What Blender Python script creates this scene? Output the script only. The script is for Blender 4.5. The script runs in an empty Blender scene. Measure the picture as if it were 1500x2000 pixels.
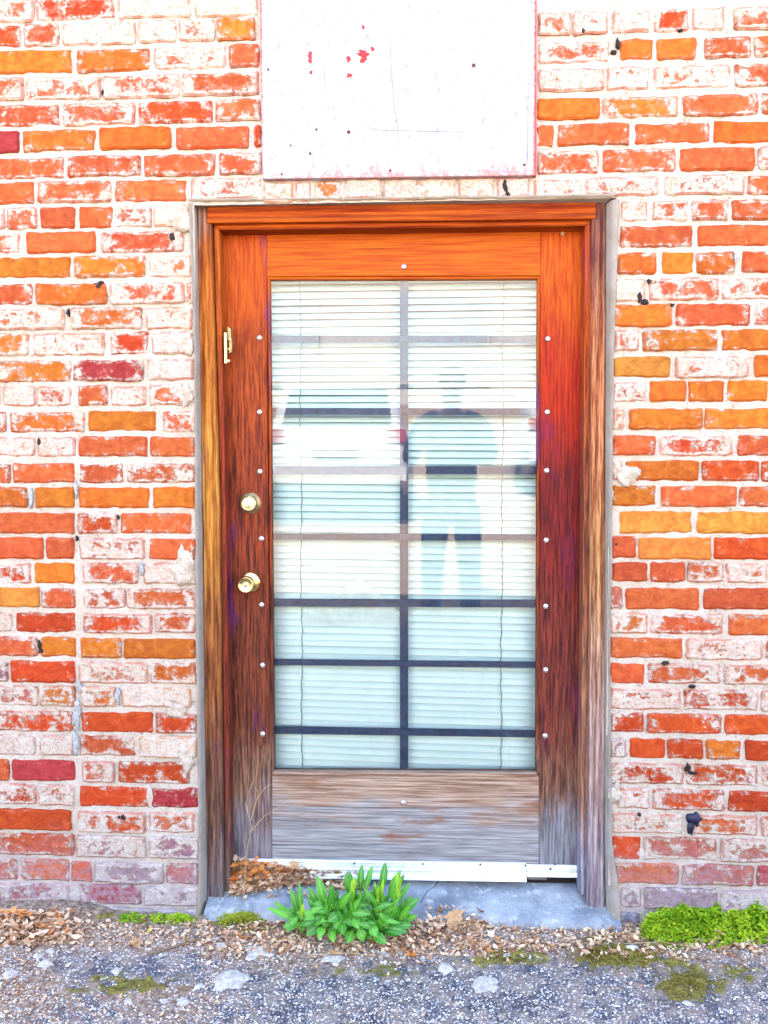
import bpy, bmesh, math, random
import numpy as np
from mathutils import Vector, noise as mn

# ------------------------------------------------------------------ camera, sky, sun, exposure
S = bpy.context.scene
COL = S.collection
F = 1502.0
CAM = Vector((0.0, -2.25, 1.33))
YAW, PITCH = math.radians(2.8), math.radians(2.3)
cd = bpy.data.cameras.new("camera")
cam = bpy.data.objects.new("camera", cd)
COL.objects.link(cam)
cam.location = CAM
cam.rotation_euler = (math.pi / 2 - PITCH, 0, YAW)
cd.sensor_fit = 'VERTICAL'
cd.sensor_height = 36.0
cd.sensor_width = 27.0
cd.lens = F / 2000.0 * 36.0
cd.clip_start = 0.02
cd.clip_end = 500
S.camera = cam

SUN_EL, SUN_ROT = math.radians(50), math.radians(-14)
w = bpy.data.worlds.new("World")
S.world = w
w.use_nodes = True
wn = w.node_tree
wn.nodes.clear()
sky = wn.nodes.new('ShaderNodeTexSky')
sky.sky_type = 'NISHITA'
sky.sun_disc = False
sky.sun_elevation = SUN_EL
sky.sun_rotation = SUN_ROT
sky.air_density = 1.0
sky.dust_density = 4.0
sky.ozone_density = 1.0
bg = wn.nodes.new('ShaderNodeBackground')
bg.inputs[1].default_value = 0.15
wo = wn.nodes.new('ShaderNodeOutputWorld')
wn.links.new(sky.outputs[0], bg.inputs[0])
wn.links.new(bg.outputs[0], wo.inputs[0])

sd = bpy.data.lights.new("sun", 'SUN')
sd.energy = 5.0
sd.angle = math.radians(0.5)
sd.color = (1.0, 0.94, 0.86)
sun = bpy.data.objects.new("sun", sd)
COL.objects.link(sun)
sdir = Vector((math.sin(SUN_ROT) * math.cos(SUN_EL), math.cos(SUN_ROT) * math.cos(SUN_EL), math.sin(SUN_EL)))
sun.rotation_euler = sdir.to_track_quat('Z', 'Y').to_euler()
sun.location = (0, 5, 12)

S.view_settings.view_transform = 'Standard'
S.view_settings.look = 'None'
S.view_settings.gamma = 1.0
S.view_settings.use_curve_mapping = False
S.view_settings.exposure = 3.76
S.cycles.use_denoising = True
S.cycles.max_bounces = 8
S.cycles.diffuse_bounces = 4
S.cycles.transparent_max_bounces = 12
S.cycles.caustics_reflective = False
S.cycles.caustics_refractive = False

# ------------------------------------------------------------------ pixel -> place helpers
_f = Vector((-math.sin(YAW) * math.cos(PITCH), math.cos(YAW) * math.cos(PITCH), -math.sin(PITCH)))
_r = Vector((math.cos(YAW), math.sin(YAW), 0))
_u = _r.cross(_f)


def ray(x, y):
    return _f + _r * ((x - 750) / F) + _u * ((1000 - y) / F)


def P(x, y, Y=0.0):
    d = ray(x, y)
    return CAM + d * ((Y - CAM.y) / d.y)


def G(x, y, z=0.0):
    d = ray(x, y)
    return CAM + d * ((z - CAM.z) / d.z)


rnd = random.Random(7)

# ------------------------------------------------------------------ material helpers


class M:
    def __init__(s, name):
        s.m = bpy.data.materials.new(name)
        s.m.use_nodes = True
        s.t = s.m.node_tree
        s.t.nodes.clear()
        s.out = s.t.nodes.new('ShaderNodeOutputMaterial')

    def n(s, kind, **kw):
        nd = s.t.nodes.new('ShaderNode' + kind)
        for k, v in kw.items():
            if k.startswith('_'):
                setattr(nd, k[1:], v)
            else:
                key = int(k[1:]) if (k[0] == 'i' and k[1:].isdigit()) else k.replace('__', ' ')
                s.set(nd.inputs[key], v)
        return nd

    def set(s, sock, v):
        if isinstance(v, bpy.types.NodeSocket):
            s.t.links.new(v, sock)
        elif isinstance(v, bpy.types.Node):
            s.t.links.new(v.outputs[0], sock)
        else:
            if isinstance(v, tuple) and len(v) == 3 and sock.type == 'RGBA':
                v = (*v, 1)
            sock.default_value = v

    def math(s, op, a, b=0.0, c=0.0, clamp=False):
        nd = s.t.nodes.new('ShaderNodeMath')
        nd.operation = op
        nd.use_clamp = clamp
        s.set(nd.inputs[0], a)
        s.set(nd.inputs[1], b)
        s.set(nd.inputs[2], c)
        return nd.outputs[0]

    def step(s, v, a, b):
        nd = s.t.nodes.new('ShaderNodeMapRange')
        nd.interpolation_type = 'SMOOTHSTEP'
        s.set(nd.inputs[0], v)
        s.set(nd.inputs[1], a)
        s.set(nd.inputs[2], b)
        return nd.outputs[0]

    def mix(s, f, a, b, blend='MIX'):
        nd = s.t.nodes.new('ShaderNodeMix')
        nd.data_type = 'RGBA'
        nd.blend_type = blend
        s.set(nd.inputs[0], f)
        s.set(nd.inputs[6], a)
        s.set(nd.inputs[7], b)
        return nd.outputs[2]

    def pos(s, scale=(1, 1, 1), off=None):
        g = s.t.nodes.new('ShaderNodeNewGeometry')
        v = s.t.nodes.new('ShaderNodeVectorMath')
        v.operation = 'MULTIPLY'
        s.t.links.new(g.outputs['Position'], v.inputs[0])
        v.inputs[1].default_value = scale
        if off is None:
            return v.outputs[0]
        a = s.t.nodes.new('ShaderNodeVectorMath')
        a.operation = 'ADD'
        s.t.links.new(v.outputs[0], a.inputs[0])
        s.set(a.inputs[1], off)
        return a.outputs[0]

    def noise(s, vec, scale, detail=6, rough=.6, dist=0.0):
        return s.n('TexNoise', Vector=vec, Scale=float(scale), Detail=float(detail), Roughness=rough, Distortion=dist).outputs[0]

    def xyz(s, vec):
        nd = s.t.nodes.new('ShaderNodeSeparateXYZ')
        s.t.links.new(vec, nd.inputs[0])
        return nd.outputs

    def bsdf(s, color, rough=.8, metal=0.0, height=None, bump=.5, dist=.003, spec=.4, k=.62, **kw):
        b = s.n('BsdfPrincipled')
        if metal == 0 and k != 1 and isinstance(color, bpy.types.NodeSocket):
            color = s.mix(1.0, color, (k, k, k), 'MULTIPLY')
        s.set(b.inputs['Base Color'], color)
        s.set(b.inputs['Roughness'], rough)
        s.set(b.inputs['Metallic'], metal)
        s.set(b.inputs['Specular IOR Level'], spec)
        for k, v in kw.items():
            s.set(b.inputs[k.replace('__', ' ')], v)
        if height is not None:
            bp = s.n('Bump', Strength=bump, Distance=dist, Height=height)
            s.t.links.new(bp.outputs[0], b.inputs['Normal'])
        s.t.links.new(b.outputs[0], s.out.inputs[0])
        return s.m


def mortar_nodes(m):
    """colour and height of lime mortar smeared on the wall"""
    p = m.pos()
    n1 = m.noise(p, 9, 8, .65)
    n2 = m.noise(p, 70, 8, .7, .8)
    n3 = m.noise(p, 240, 4, .7)
    c = m.mix(m.step(n1, .35, .7), (.52, .475, .40), (.58, .55, .50))
    # wandering trowel creases and fine cracks
    w1 = m.noise(p, 42, 3, .6, 1.6)
    line = m.math('SUBTRACT', 1.0, m.step(m.math('ABSOLUTE', m.math('SUBTRACT', w1, .5)), .004, .018))
    gate = m.step(m.noise(p, 16, 4, .7), .42, .54)
    c = m.mix(m.math('MULTIPLY', m.math('MULTIPLY', line, gate), .8), c, (.19, .10, .055))
    c = m.mix(m.math('MULTIPLY', m.step(n2, .58, .70), .75), c, (.30, .20, .13))
    c = m.mix(m.math('MULTIPLY', m.math('SUBTRACT', 1.0, m.step(n2, .30, .42)), .6), c, (.46, .19, .11))
    c = m.mix(m.math('MULTIPLY', m.step(n3, .58, .72), .5), c, (.26, .18, .13))
    h = m.math('ADD', m.math('MULTIPLY', n2, 1.0), m.math('MULTIPLY', n3, .35))
    return c, h


def grime(m, c, amount=1.0):
    """splash and damp grime along the foot of the wall"""
    z = m.xyz(m.pos())[2]
    n = m.noise(m.pos(), 7, 8, .7)
    n2 = m.noise(m.pos(), 60, 6, .75)
    zz = m.math('ADD', z, m.math('MULTIPLY', m.math('SUBTRACT', n, .5), .34))
    k = m.math('SUBTRACT', 1.0, m.step(zz, .05, .30))
    k = m.math('MULTIPLY', k, m.math('ADD', .10, m.math('MULTIPLY', m.step(n2, .40, .56), .60)))
    return m.mix(m.math('MULTIPLY', k, amount), c, (.34, .30, .37))


def make_brick_mat():
    m = M("painted_brick")
    oi = m.n('ObjectInfo')
    rv = m.math('MULTIPLY', oi.outputs['Random'], 37.0)
    cx = m.n('CombineXYZ', X=rv, Y=rv, Z=rv)
    p = m.pos((1, 1, 1.7), cx.outputs[0])
    p1 = m.pos((1, 1, 1), cx.outputs[0])
    big = m.noise(p, 13, 9, .68, .5)
    fine = m.noise(p1, 120, 6, .7)
    mid = m.noise(p1, 38, 7, .66, .6)
    base = m.mix(m.step(mid, .3, .75), m.mix(1.0, oi.outputs['Color'], (.82, .66, .6), 'MULTIPLY'), m.mix(1.0, oi.outputs['Color'], (1.2, 1.4, 1.3), 'MULTIPLY'))
    base = m.mix(m.math('MULTIPLY', m.step(fine, .58, .75), .6), base, (.44, .22, .14))
    base = m.mix(m.math('MULTIPLY', m.math('SUBTRACT', 1.0, m.step(fine, .28, .42)), .55), base, m.mix(1.0, base, (.5, .3, .3), 'MULTIPLY'))
    mc, mh = mortar_nodes(m)
    nn = m.math('ADD', m.math('ADD', m.math('MULTIPLY', big, .50), m.math('MULTIPLY', mid, .46)), m.math('MULTIPLY', fine, .20))
    ea = m.n('Attribute', _attribute_name='edge')
    nn = m.math('ADD', nn, m.math('MULTIPLY', m.step(ea.outputs['Fac'], .60, .95), .085))
    thr = m.math('SUBTRACT', .90, m.math('MULTIPLY', oi.outputs['Alpha'], .475))
    mask = m.step(nn, m.math('SUBTRACT', thr, .015), m.math('ADD', thr, .022))
    # thin pale bloom around the lime patches
    bloom = m.math('MULTIPLY', m.step(nn, m.math('SUBTRACT', thr, .07), thr), .45)
    base = m.mix(bloom, base, (.50, .27, .20))
    # flecks where the lime has flaked off again
    fl = m.math('MULTIPLY', m.step(m.noise(p1, 75, 7, .8, 1.4), .53, .58), .85)
    mc = m.mix(fl, mc, m.mix(.25, oi.outputs['Color'], (.62, .42, .30)))
    arris = m.math('MULTIPLY', m.step(ea.outputs['Fac'], .93, .99), m.step(m.noise(p1, 24, 4, .6), .42, .55))  # halo-like darker outline painted into the colour along brick edges
    c = m.mix(mask, base, mc)
    c = m.mix(m.math('MULTIPLY', arris, .55), c, m.mix(1.0, oi.outputs['Color'], (.9, .62, .4), 'MULTIPLY'))
    c = grime(m, c, .9)
    h = m.math('ADD', m.math('ADD', m.math('MULTIPLY', mask, 1.1), m.math('MULTIPLY', fine, .8)), m.math('MULTIPLY', mid, 1.2))
    return m.bsdf(c, .88, height=h, bump=.7, dist=.003, spec=.2, k=.72)


def make_mortar_mat():
    m = M("lime_mortar")
    c, h = mortar_nodes(m)
    return m.bsdf(grime(m, c, .9), .92, height=h, bump=.9, dist=.004, spec=.15, k=.77)


def make_plaster_mat():
    m = M("cement_render")
    p = m.pos()
    n1 = m.noise(p, 6, 8, .7)
    n2 = m.noise(p, 90, 6, .7)
    c = m.mix(m.step(n1, .35, .65), (.34, .30, .24), (.45, .42, .38))
    c = m.mix(m.math('MULTIPLY', m.step(n2, .55, .7), .5), c, (.23, .21, .18))
    nh = m.noise(p, 25, 5, .6)
    return m.bsdf(c, .95, height=m.math('ADD', n2, nh), bump=.6, dist=.004, spec=.15)


def make_wood(name, cols, vertical=True, grain=1.0, bump=.6, rough=.55, ridge=0.0, blotch=0.0, hue=(.10, .02, .16)):
    """cols: list of (height above ground, light colour, dark colour) from the bottom up;
    varnish left at the top, weathered silver where rain splashes the foot"""
    m = M(name)
    sc = (1, 1, .05) if vertical else (.026, 1, 1)
    oi = m.n('ObjectInfo')
    rv = m.math('MULTIPLY', oi.outputs['Random'], 19.0)
    off = m.n('CombineXYZ', X=rv, Y=rv, Z=rv).outputs[0]
    pg = m.pos(sc, off)
    g1 = m.noise(pg, 150 * grain, 6, .65, .12)
    g2 = m.noise(pg, 420 * grain, 5, .65, .05)
    sp = m.noise(m.pos(), 4.0, 6, .6)
    st = m.noise(m.pos((1, 1, .35) if vertical else (.3, 1, 1), off), 16, 6, .6)
    z = m.xyz(m.pos())[2]
    zz = m.math('ADD', z, m.math('MULTIPLY', m.math('SUBTRACT', st, .5), .42))

    def ramp(k):
        c = None
        for i, col in enumerate(cols):
            if c is None:
                c = col[k]
                z0 = col[0]
                continue
            c = m.mix(m.step(zz, z0, col[0]), c, col[k])
            z0 = col[0]
        return c
    lt, dk = ramp(1), ramp(2)
    gg = m.math('ADD', m.math('MULTIPLY', g1, .65), m.math('MULTIPLY', g2, .35))
    c = m.mix(m.step(gg, .40, .62), dk, lt)
    if blotch:
        s2 = m.noise(m.pos((1, 1, .25) if vertical else (.3, 1, 1), (3.3, 1.1, 7.7)), 9, 5, .6)
        c = m.mix(m.math('MULTIPLY', m.step(s2, .56, .68), blotch), c, hue)  # random blotches of the given hue over the grain
    fine_crack = m.math('SUBTRACT', 1.0, m.step(g1, .28, .36))
    c = m.mix(m.math('MULTIPLY', fine_crack, .75), c, m.mix(1.0, c, (.25, .18, .15), 'MULTIPLY'))
    h = m.math('ADD', m.math('MULTIPLY', gg, 1.0), m.math('MULTIPLY', m.step(g1, .28, .40), .6))
    if ridge:
        wv = m.n('TexWave', Vector=pg, Scale=14.0 * ridge, Distortion=5.0, Detail=2.0, Detail__Scale=.8, _wave_type='BANDS', _bands_direction='X' if vertical else 'Z')
        h = m.math('ADD', h, m.math('MULTIPLY', wv.outputs[1], 1.3))
        c = m.mix(m.math('MULTIPLY', m.math('SUBTRACT', 1.0, m.step(wv.outputs[1], .05, .45)), .55), c, m.mix(1.0, c, (.42, .3, .28), 'MULTIPLY'))
    return m.bsdf(c, min(1, rough + .15), height=h, bump=bump, dist=.0025, spec=.15, k=.74)


def simple(name, col, rough=.6, metal=0.0, vary=.15, nscale=30, bump=.2, dist=.001, col2=None, **kw):
    m = M(name)
    n = m.noise(m.pos(), nscale, 6, .65)
    c2 = col2 or tuple(x * (1 - vary * 2) for x in col)
    c = m.mix(m.step(n, .35, .68), c2, col)
    return m.bsdf(c, rough, metal, height=n, bump=bump, dist=dist, **kw)


MAT = {}
MAT['brick'] = make_brick_mat()
MAT['mortar'] = make_mortar_mat()
MAT['plaster'] = make_plaster_mat()


def make_patch_mat():
    m = M("mottled_patching_mortar")
    c, h = mortar_nodes(m)
    n = m.noise(m.pos(), 40, 7, .75)
    c = m.mix(m.step(n, .40, .56), (.36, .32, .24), c)
    return m.bsdf(c, .95, height=m.math('ADD', h, n), bump=.8, dist=.004, spec=.15, k=.78)


MAT['patch'] = make_patch_mat()
GREY_L, GREY_D = (.56, .61, .70), (.13, .13, .16)
MAT['stile_r'] = make_wood("right_stile_wood", [(.22, (.30, .31, .35), (.11, .11, .13)), (.36, (.28, .14, .085), (.06, .025, .02)), (.62, (.24, .05, .03), (.035, .008, .010)),
                                        (1.30, (.22, .012, .010), (.045, .003, .006)), (1.62, (.44, .026, .002), (.22, .008, .001)), (1.95, (.52, .115, .002), (.34, .035, .0006))],
                          True, 1.0, .6, .42, blotch=.5, hue=(.12, .008, .10))
MAT['stile'] = make_wood("stile_wood", [(.20, (.30, .27, .29), (.085, .08, .095)), (.40, (.34, .19, .12), (.06, .03, .024)), (.62, (.24, .06, .024), (.020, .006, .008)),
                                        (1.30, (.32, .05, .012), (.045, .006, .005)), (1.62, (.40, .07, .006), (.10, .012, .004)), (1.95, (.48, .100, .002), (.30, .032, .0006))],
                         True, 1.0, .5, .42, blotch=.55)
MAT['top_rail'] = make_wood("top_rail_wood", [(0, (.50, .125, .002), (.34, .045, .0006))], False, 1.0, .35, .4)
MAT['bottom_rail'] = make_wood("bottom_rail_wood", [(.24, (.40, .41, .42), (.17, .17, .185)), (.38, (.50, .38, .29), (.20, .115, .075))], False, 1.1, .7, .8, blotch=.85, hue=(.24, .10, .045))
MAT['casing'] = make_wood("casing_wood", [(.06, (.24, .21, .22), (.07, .055, .06)), (.34, (.25, .12, .07), (.06, .028, .022)), (.75, (.42, .15, .045), (.09, .025, .012)),
                                          (1.3, (.66, .34, .06), (.30, .085, .014)), (1.95, (.60, .20, .025), (.22, .040, .007)), (2.16, (.36, .24, .18), (.13, .05, .05))],
                          True, .8, .9, .6, ridge=1.0, blotch=.25)
MAT['casing_pale'] = make_wood("casing_pale_wood", [(.10, (.50, .46, .50), (.15, .12, .16)), (.5, (.60, .46, .42), (.17, .09, .08)), (1.1, (.74, .42, .18), (.22, .075, .03)),
                                                    (1.6, (.74, .34, .16), (.24, .06, .022)), (2.1, (.30, .13, .09), (.10, .03, .03))],
                               True, .8, .95, .7, ridge=1.2, blotch=.2)
MAT['head'] = make_wood("head_wood", [(0, (.50, .110, .006), (.24, .022, .001))], False, .7, 1.0, .5, ridge=1.0)
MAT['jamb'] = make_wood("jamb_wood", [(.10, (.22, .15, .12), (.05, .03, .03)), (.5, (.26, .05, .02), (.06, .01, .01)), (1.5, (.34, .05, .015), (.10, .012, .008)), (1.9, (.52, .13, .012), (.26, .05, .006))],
                        True, 1.0, .5, .5, blotch=.95, hue=(.055, .010, .24))  # purple-black blotches over the left jamb wood
MAT['jamb_r'] = make_wood("right_jamb_wood", [(.14, (.48, .52, .62), (.14, .13, .17)), (.45, (.50, .25, .14), (.12, .05, .04)), (1.2, (.36, .11, .04), (.07, .02, .02)), (1.9, (.52, .10, .01), (.2, .02, .004))],
                          True, 1.0, .6, .6, blotch=.25, hue=(.10, .01, .12))
MAT['board'] = None
MAT['steel_bar'] = simple("blue_black_steel", (.006, .075, .24), .55, .0, .25, 60, col2=(.003, .030, .12))
MAT['slat'] = simple("slat_enamel", (.58, .89, 1.0), .4, 0, .03, 12, .05, k=1)
MAT['brass'] = simple("brass", (.80, .58, .22), .22, 1.0, .12, 40, .08)
MAT['brass_dull'] = simple("tarnished_brass", (.36, .27, .14), .5, .8, .2, 60, .1)
MAT['key_face'] = simple("bright_lock_face", (.92, .80, .50), .3, .9, .05, 60, .05)
MAT['dark'] = simple("dark_gap", (.012, .010, .010), .9)
MAT['bolt'] = simple("galvanised_bolt", (.62, .60, .60), .35, .75, .15, 200, .15)
MAT['alu'] = simple("scuffed_aluminium", (.78, .84, .88), .38, .35, .07, 60, .15)
MAT['hole'] = simple("dark_pit", (.035, .02, .018), .9, 0, .3, 150, .6)
MAT['blue_hole_shade'] = simple("blue_black_hole_shade", (.012, .016, .11), .45, 0, .5, 200, .6, .003)  # dark of a hole in the brickwork, put into a colour
MAT['sealant'] = simple("blue_grey_sealant", (.60, .64, .66), .9, 0, .25, 120, .9, .004)
MAT['moss_dark'] = simple("dark_moss", (.10, .085, .03), .95, 0, .3, 120, .8, .004)

# ------------------------------------------------------------------ object helpers


def props(o, label=None, category=None, group=None, kind=None):
    if label:
        o['label'] = label
    if category:
        o['category'] = category
    if group:
        o['group'] = group
    if kind:
        o['kind'] = kind
    return o


def mesh_obj(name, verts, faces, mat=None, parent=None, smooth=False):
    me = bpy.data.meshes.new(name)
    me.from_pydata([tuple(v) for v in verts], [], faces)
    me.validate()
    if smooth:
        me.polygons.foreach_set('use_smooth', [True] * len(me.polygons))
    me.update()
    if mat:
        me.materials.append(mat if isinstance(mat, bpy.types.Material) else MAT[mat])
    o = bpy.data.objects.new(name, me)
    COL.objects.link(o)
    if parent:
        o.parent = parent
    return o


def empty(name, loc=(0, 0, 0)):
    o = bpy.data.objects.new(name, None)
    o.empty_display_size = .1
    COL.objects.link(o)
    o.location = loc
    o.matrix_world = o.matrix_basis
    return o


def child(o, parent):
    """parent o while keeping it where its vertices are"""
    o.parent = parent
    o.location = o.location - parent.location
    return o


def slab_data(outline, yf, yb, bevel=.002, base=0, jit=0.0, R=rnd):
    """outline: list of (x,z) counter-clockwise seen from the front (from -Y). returns verts, faces of a chamfered slab"""
    n = len(outline)
    cx = sum(p[0] for p in outline) / n
    cz = sum(p[1] for p in outline) / n
    vs, fs = [], []
    ring_b = [(x, yb, z) for x, z in outline]
    ring_f = [(x, yf + bevel, z) for x, z in outline]
    ins = []
    for i in range(n):
        x, z = outline[i]
        xp, zp = outline[i - 1]
        xn, zn = outline[(i + 1) % n]
        # inward normal averaged
        ex, ez = xn - xp, zn - zp
        l = math.hypot(ex, ez) or 1
        nx, nz = -ez / l, ex / l
        ins.append((x + nx * bevel * 1.3, yf + R.uniform(-jit, jit), z + nz * bevel * 1.3))
    vs = ring_b + ring_f + ins
    for i in range(n):
        j = (i + 1) % n
        fs.append((base + i, base + j, base + n + j, base + n + i))
        fs.append((base + n + i, base + n + j, base + 2 * n + j, base + 2 * n + i))
    if jit > 0:
        vs.append((cx, yf - jit * .3, cz))
        for i in range(n):
            fs.append((base + 2 * n + i, base + 2 * n + (i + 1) % n, base + 3 * n))
    else:
        fs.append(tuple(base + 2 * n + i for i in range(n)))
    return vs, fs


def slab(name, pts, yf, yb, mat, parent=None, bevel=.002, px=True, ref=None):
    """a board whose front outline is given in picture points, projected on the plane Y = yf"""
    if px:
        q = [P(x, y, yf if ref is None else ref) for x, y in pts]
        pts = [(v.x, v.z) for v in q]
    a = sum(pts[i][0] * pts[(i + 1) % len(pts)][1] - pts[(i + 1) % len(pts)][0] * pts[i][1] for i in range(len(pts)))
    if a < 0:
        pts = pts[::-1]
    vs, fs = slab_data(pts, yf, yb, bevel)
    return mesh_obj(name, vs, fs, mat, parent)


def box(name, x0, x1, y0, y1, z0, z1, mat, parent=None):
    vs = [(x, y, z) for x in (x0, x1) for y in (y0, y1) for z in (z0, z1)]
    fs = [(0, 1, 3, 2), (4, 6, 7, 5), (0, 4, 5, 1), (2, 3, 7, 6), (0, 2, 6, 4), (1, 5, 7, 3)]
    return mesh_obj(name, vs, fs, mat, parent)


def lathe(name, c, prof, mat, parent=None, seg=28, axis='Y'):
    """prof: list of (radius, distance out of the door towards the viewer)"""
    vs, fs = [], []
    n = len(prof)
    for i, (r, d) in enumerate(prof):
        for k in range(seg):
            a = 2 * math.pi * k / seg
            if axis == 'Y':
                vs.append((c[0] + r * math.cos(a), c[1] - d, c[2] + r * math.sin(a)))
            else:
                vs.append((c[0] + r * math.cos(a), c[1] + r * math.sin(a), c[2] + d))
    for i in range(n - 1):
        for k in range(seg):
            k2 = (k + 1) % seg
            fs.append((i * seg + k, i * seg + k2, (i + 1) * seg + k2, (i + 1) * seg + k))
    fs.append(tuple(range((n - 1) * seg, n * seg)))
    o = mesh_obj(name, vs, fs, mat, parent, smooth=True)
    try:
        o.data.set_sharp_from_angle(angle=math.radians(40))
    except Exception:
        pass
    return o


# ------------------------------------------------------------------ GROUND
SLOPE0, SLOPE = -0.9, .14


def base_h(y):
    return max(0.0, (SLOPE0 - y)) * SLOPE if y < SLOPE0 else 0.0


gp = empty  # alias kept short


def blob(px, py, cx, cy, rx, ry):
    return math.exp(-(((px - cx) / rx) ** 2 + ((py - cy) / ry) ** 2))


def px_of(x, y, z):
    v = Vector((x, y, z)) - CAM
    d = v.dot(_f)
    return 750 + F * v.dot(_r) / d, 1000 - F * v.dot(_u) / d


def mound(x, y):
    """height of the drifted soil and litter against wall and step"""
    h = 0.0
    if y > -.6:
        t = max(0.0, min(1.0, (y + .19 + .05 * mn.noise(Vector((x * 4, 0, 3)))) / .19))
        amp = .018 + .012 * mn.noise(Vector((x * 5, y * 5, 1)))
        cor = math.exp(-((x + 1.12) / .17) ** 2) * .035 + math.exp(-((x - .05) / .16) ** 2) * .012
        h = t * t * (3 - 2 * t) * (amp + cor)
        h += .0035 * mn.noise(Vector((x * 22, y * 22, 0)))
    return h


def soil_mask(px, py):
    m = 0.0
    if py < 1890:
        m = max(m, min(1, max(0, (1878 - py + 14 * mn.noise(Vector((px * .012, 0, 0)))) / 26)) * (1 if 400 < px < 1600 else .45))
    m = max(m, 1.1 * blob(px, py, 60, 1820, 90, 40), .9 * blob(px, py, 40, 1930, 70, 45), .8 * blob(px, py, 560, 1850, 170, 40), .7 * blob(px, py, 320, 1960, 90, 40) * .6)
    blue = min(1, blob(px, py, 880, 1945, 330, 45) + blob(px, py, 260, 1880, 150, 30) + .6 * blob(px, py, 1450, 1960, 120, 40))
    m += .42 * (1 - blue)
    m += .35 * mn.noise(Vector((px * .03, py * .05, 2)))
    return max(0, min(1, m))


def moss_mask(px, py):
    m = max(blob(px, py, 1210, 1868, 95, 26), .9 * blob(px, py, 1345, 1925, 70, 42), .8 * blob(px, py, 465, 1795, 60, 24), .7 * blob(px, py, 1330, 1880, 60, 14),
            .8 * blob(px, py, 990, 1872, 100, 22), .8 * blob(px, py, 480, 1812, 60, 20), .6 * blob(px, py, 1440, 1900, 60, 30), .65 * blob(px, py, 760, 1895, 90, 16), .75 * blob(px, py, 250, 1925, 110, 26), .7 * blob(px, py, 1180, 1835, 50, 14), .4 * blob(px, py, 650, 1900, 120, 20), .6 * blob(px, py, 225, 1790, 70, 10))
    m += .45 * mn.noise(Vector((px * .04, py * .07, 9)))
    return max(0, min(1, m))


def make_asphalt():
    m = M("old_asphalt")
    p = m.pos()
    vor = m.n('TexVoronoi', Vector=p, Scale=175.0)
    vcol = m.xyz(vor.outputs['Color'])
    n1 = m.noise(p, 30, 6, .7)
    n2 = m.noise(p, 5, 6, .6)
    peb = m.math('SUBTRACT', 1.0, m.step(vor.outputs['Distance'], .30, .62))
    c = m.mix(m.step(n2, .35, .65), (.085, .085, .11), (.14, .145, .175))
    pc = m.mix(m.step(vcol[0], .3, .95), (.14, .15, .19), (.46, .46, .49))
    pc = m.mix(m.step(vcol[1], .90, .94), pc, (.80, .80, .76))
    pc = m.mix(m.step(vcol[2], .80, .88), pc, (.05, .055, .085))
    c = m.mix(m.math('MULTIPLY', peb, .85), c, pc)
    dust = m.noise(p, 14, 7, .75)
    c = m.mix(m.math('MULTIPLY', m.step(dust, .42, .58), .62), c, (.52, .42, .34))
    at1 = m.n('Attribute', _attribute_name='soil')
    at2 = m.n('Attribute', _attribute_name='moss')
    sn = m.noise(p, 60, 6, .75)
    soil = m.mix(m.step(sn, .35, .65), (.16, .10, .07), (.62, .46, .34))
    k1 = m.step(m.math('ADD', at1.outputs['Fac'], m.math('MULTIPLY', m.math('SUBTRACT', n1, .5), .9)), .35, .62)
    c = m.mix(m.math('MULTIPLY', k1, .9), c, soil)
    moss = m.mix(m.step(sn, .35, .65), (.10, .085, .010), (.36, .32, .05))
    k2 = m.step(m.math('ADD', at2.outputs['Fac'], m.math('MULTIPLY', m.math('SUBTRACT', n1, .5), .9)), .38, .6)
    c = m.mix(m.math('MULTIPLY', k2, .9), c, moss)
    yb = m.xyz(m.pos())[1]
    far = m.math('SUBTRACT', 1.0, m.step(m.math('ADD', yb, m.math('MULTIPLY', m.math('SUBTRACT', n2, .5), .5)), -3.1, -2.9))
    c = m.mix(m.math('MULTIPLY', far, .9), c, m.mix(sn, (.44, .30, .18), (.60, .44, .30)))
    h = m.math('ADD', m.math('MULTIPLY', peb, .7), m.math('MULTIPLY', sn, 1.0))
    return m.bsdf(c, .9, height=h, bump=.9, dist=.004, spec=.2)


MAT['asphalt'] = make_asphalt()


def axis(dense, lo, hi, step, far):
    a = list(np.arange(lo, hi + 1e-6, step))
    s, v = step, hi
    up = []
    while v < far:
        s *= 1.35
        v += s
        up.append(v)
    s, v = step, lo
    dn = []
    while v > -far:
        s *= 1.35
        v -= s
        dn.append(v)
    return dn[::-1] + a + up


gx = axis(0, -1.5, 1.55, .009, 200)
gy = axis(0, -.62, .06, .007, 200)
verts, soil, moss = [], [], []
for y in gy:
    for x in gx:
        near = -1.6 < x < 1.65 and -.7 < y < .1
        h = base_h(y)
        s_ = m_ = 0.0
        if near:
            h += mound(x, y)
            ax, ay = px_of(x, y, h)
            s_, m_ = soil_mask(ax, ay), moss_mask(ax, ay)
            h += .002 * mn.noise(Vector((x * 70, y * 70, 5))) + .006 * m_ * max(0, mn.noise(Vector((x * 40, y * 40, 8))) + .5)
        verts.append((x, y, h))
        soil.append(s_)
        moss.append(m_)
nx, ny = len(gx), len(gy)
faces = [(j * nx + i, j * nx + i + 1, (j + 1) * nx + i + 1, (j + 1) * nx + i) for j in range(ny - 1) for i in range(nx - 1)]
ground = mesh_obj("ground", verts, faces, 'asphalt', smooth=True)
for nm, arr in (('soil', soil), ('moss', moss)):
    a = ground.data.attributes.new(nm, 'FLOAT', 'POINT')
    a.data.foreach_set('value', arr)
props(ground, "grey asphalt lot with worn aggregate, soil and moss along the wall foot", kind='structure')


def gh(x, y):
    return base_h(y) + mound(x, y)


# ------------------------------------------------------------------ BRICK WALL
wall = empty("brick_wall", (0, 0, 0))
props(wall, "old red and orange brick wall smeared with white lime mortar around the doorway", "wall")

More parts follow.
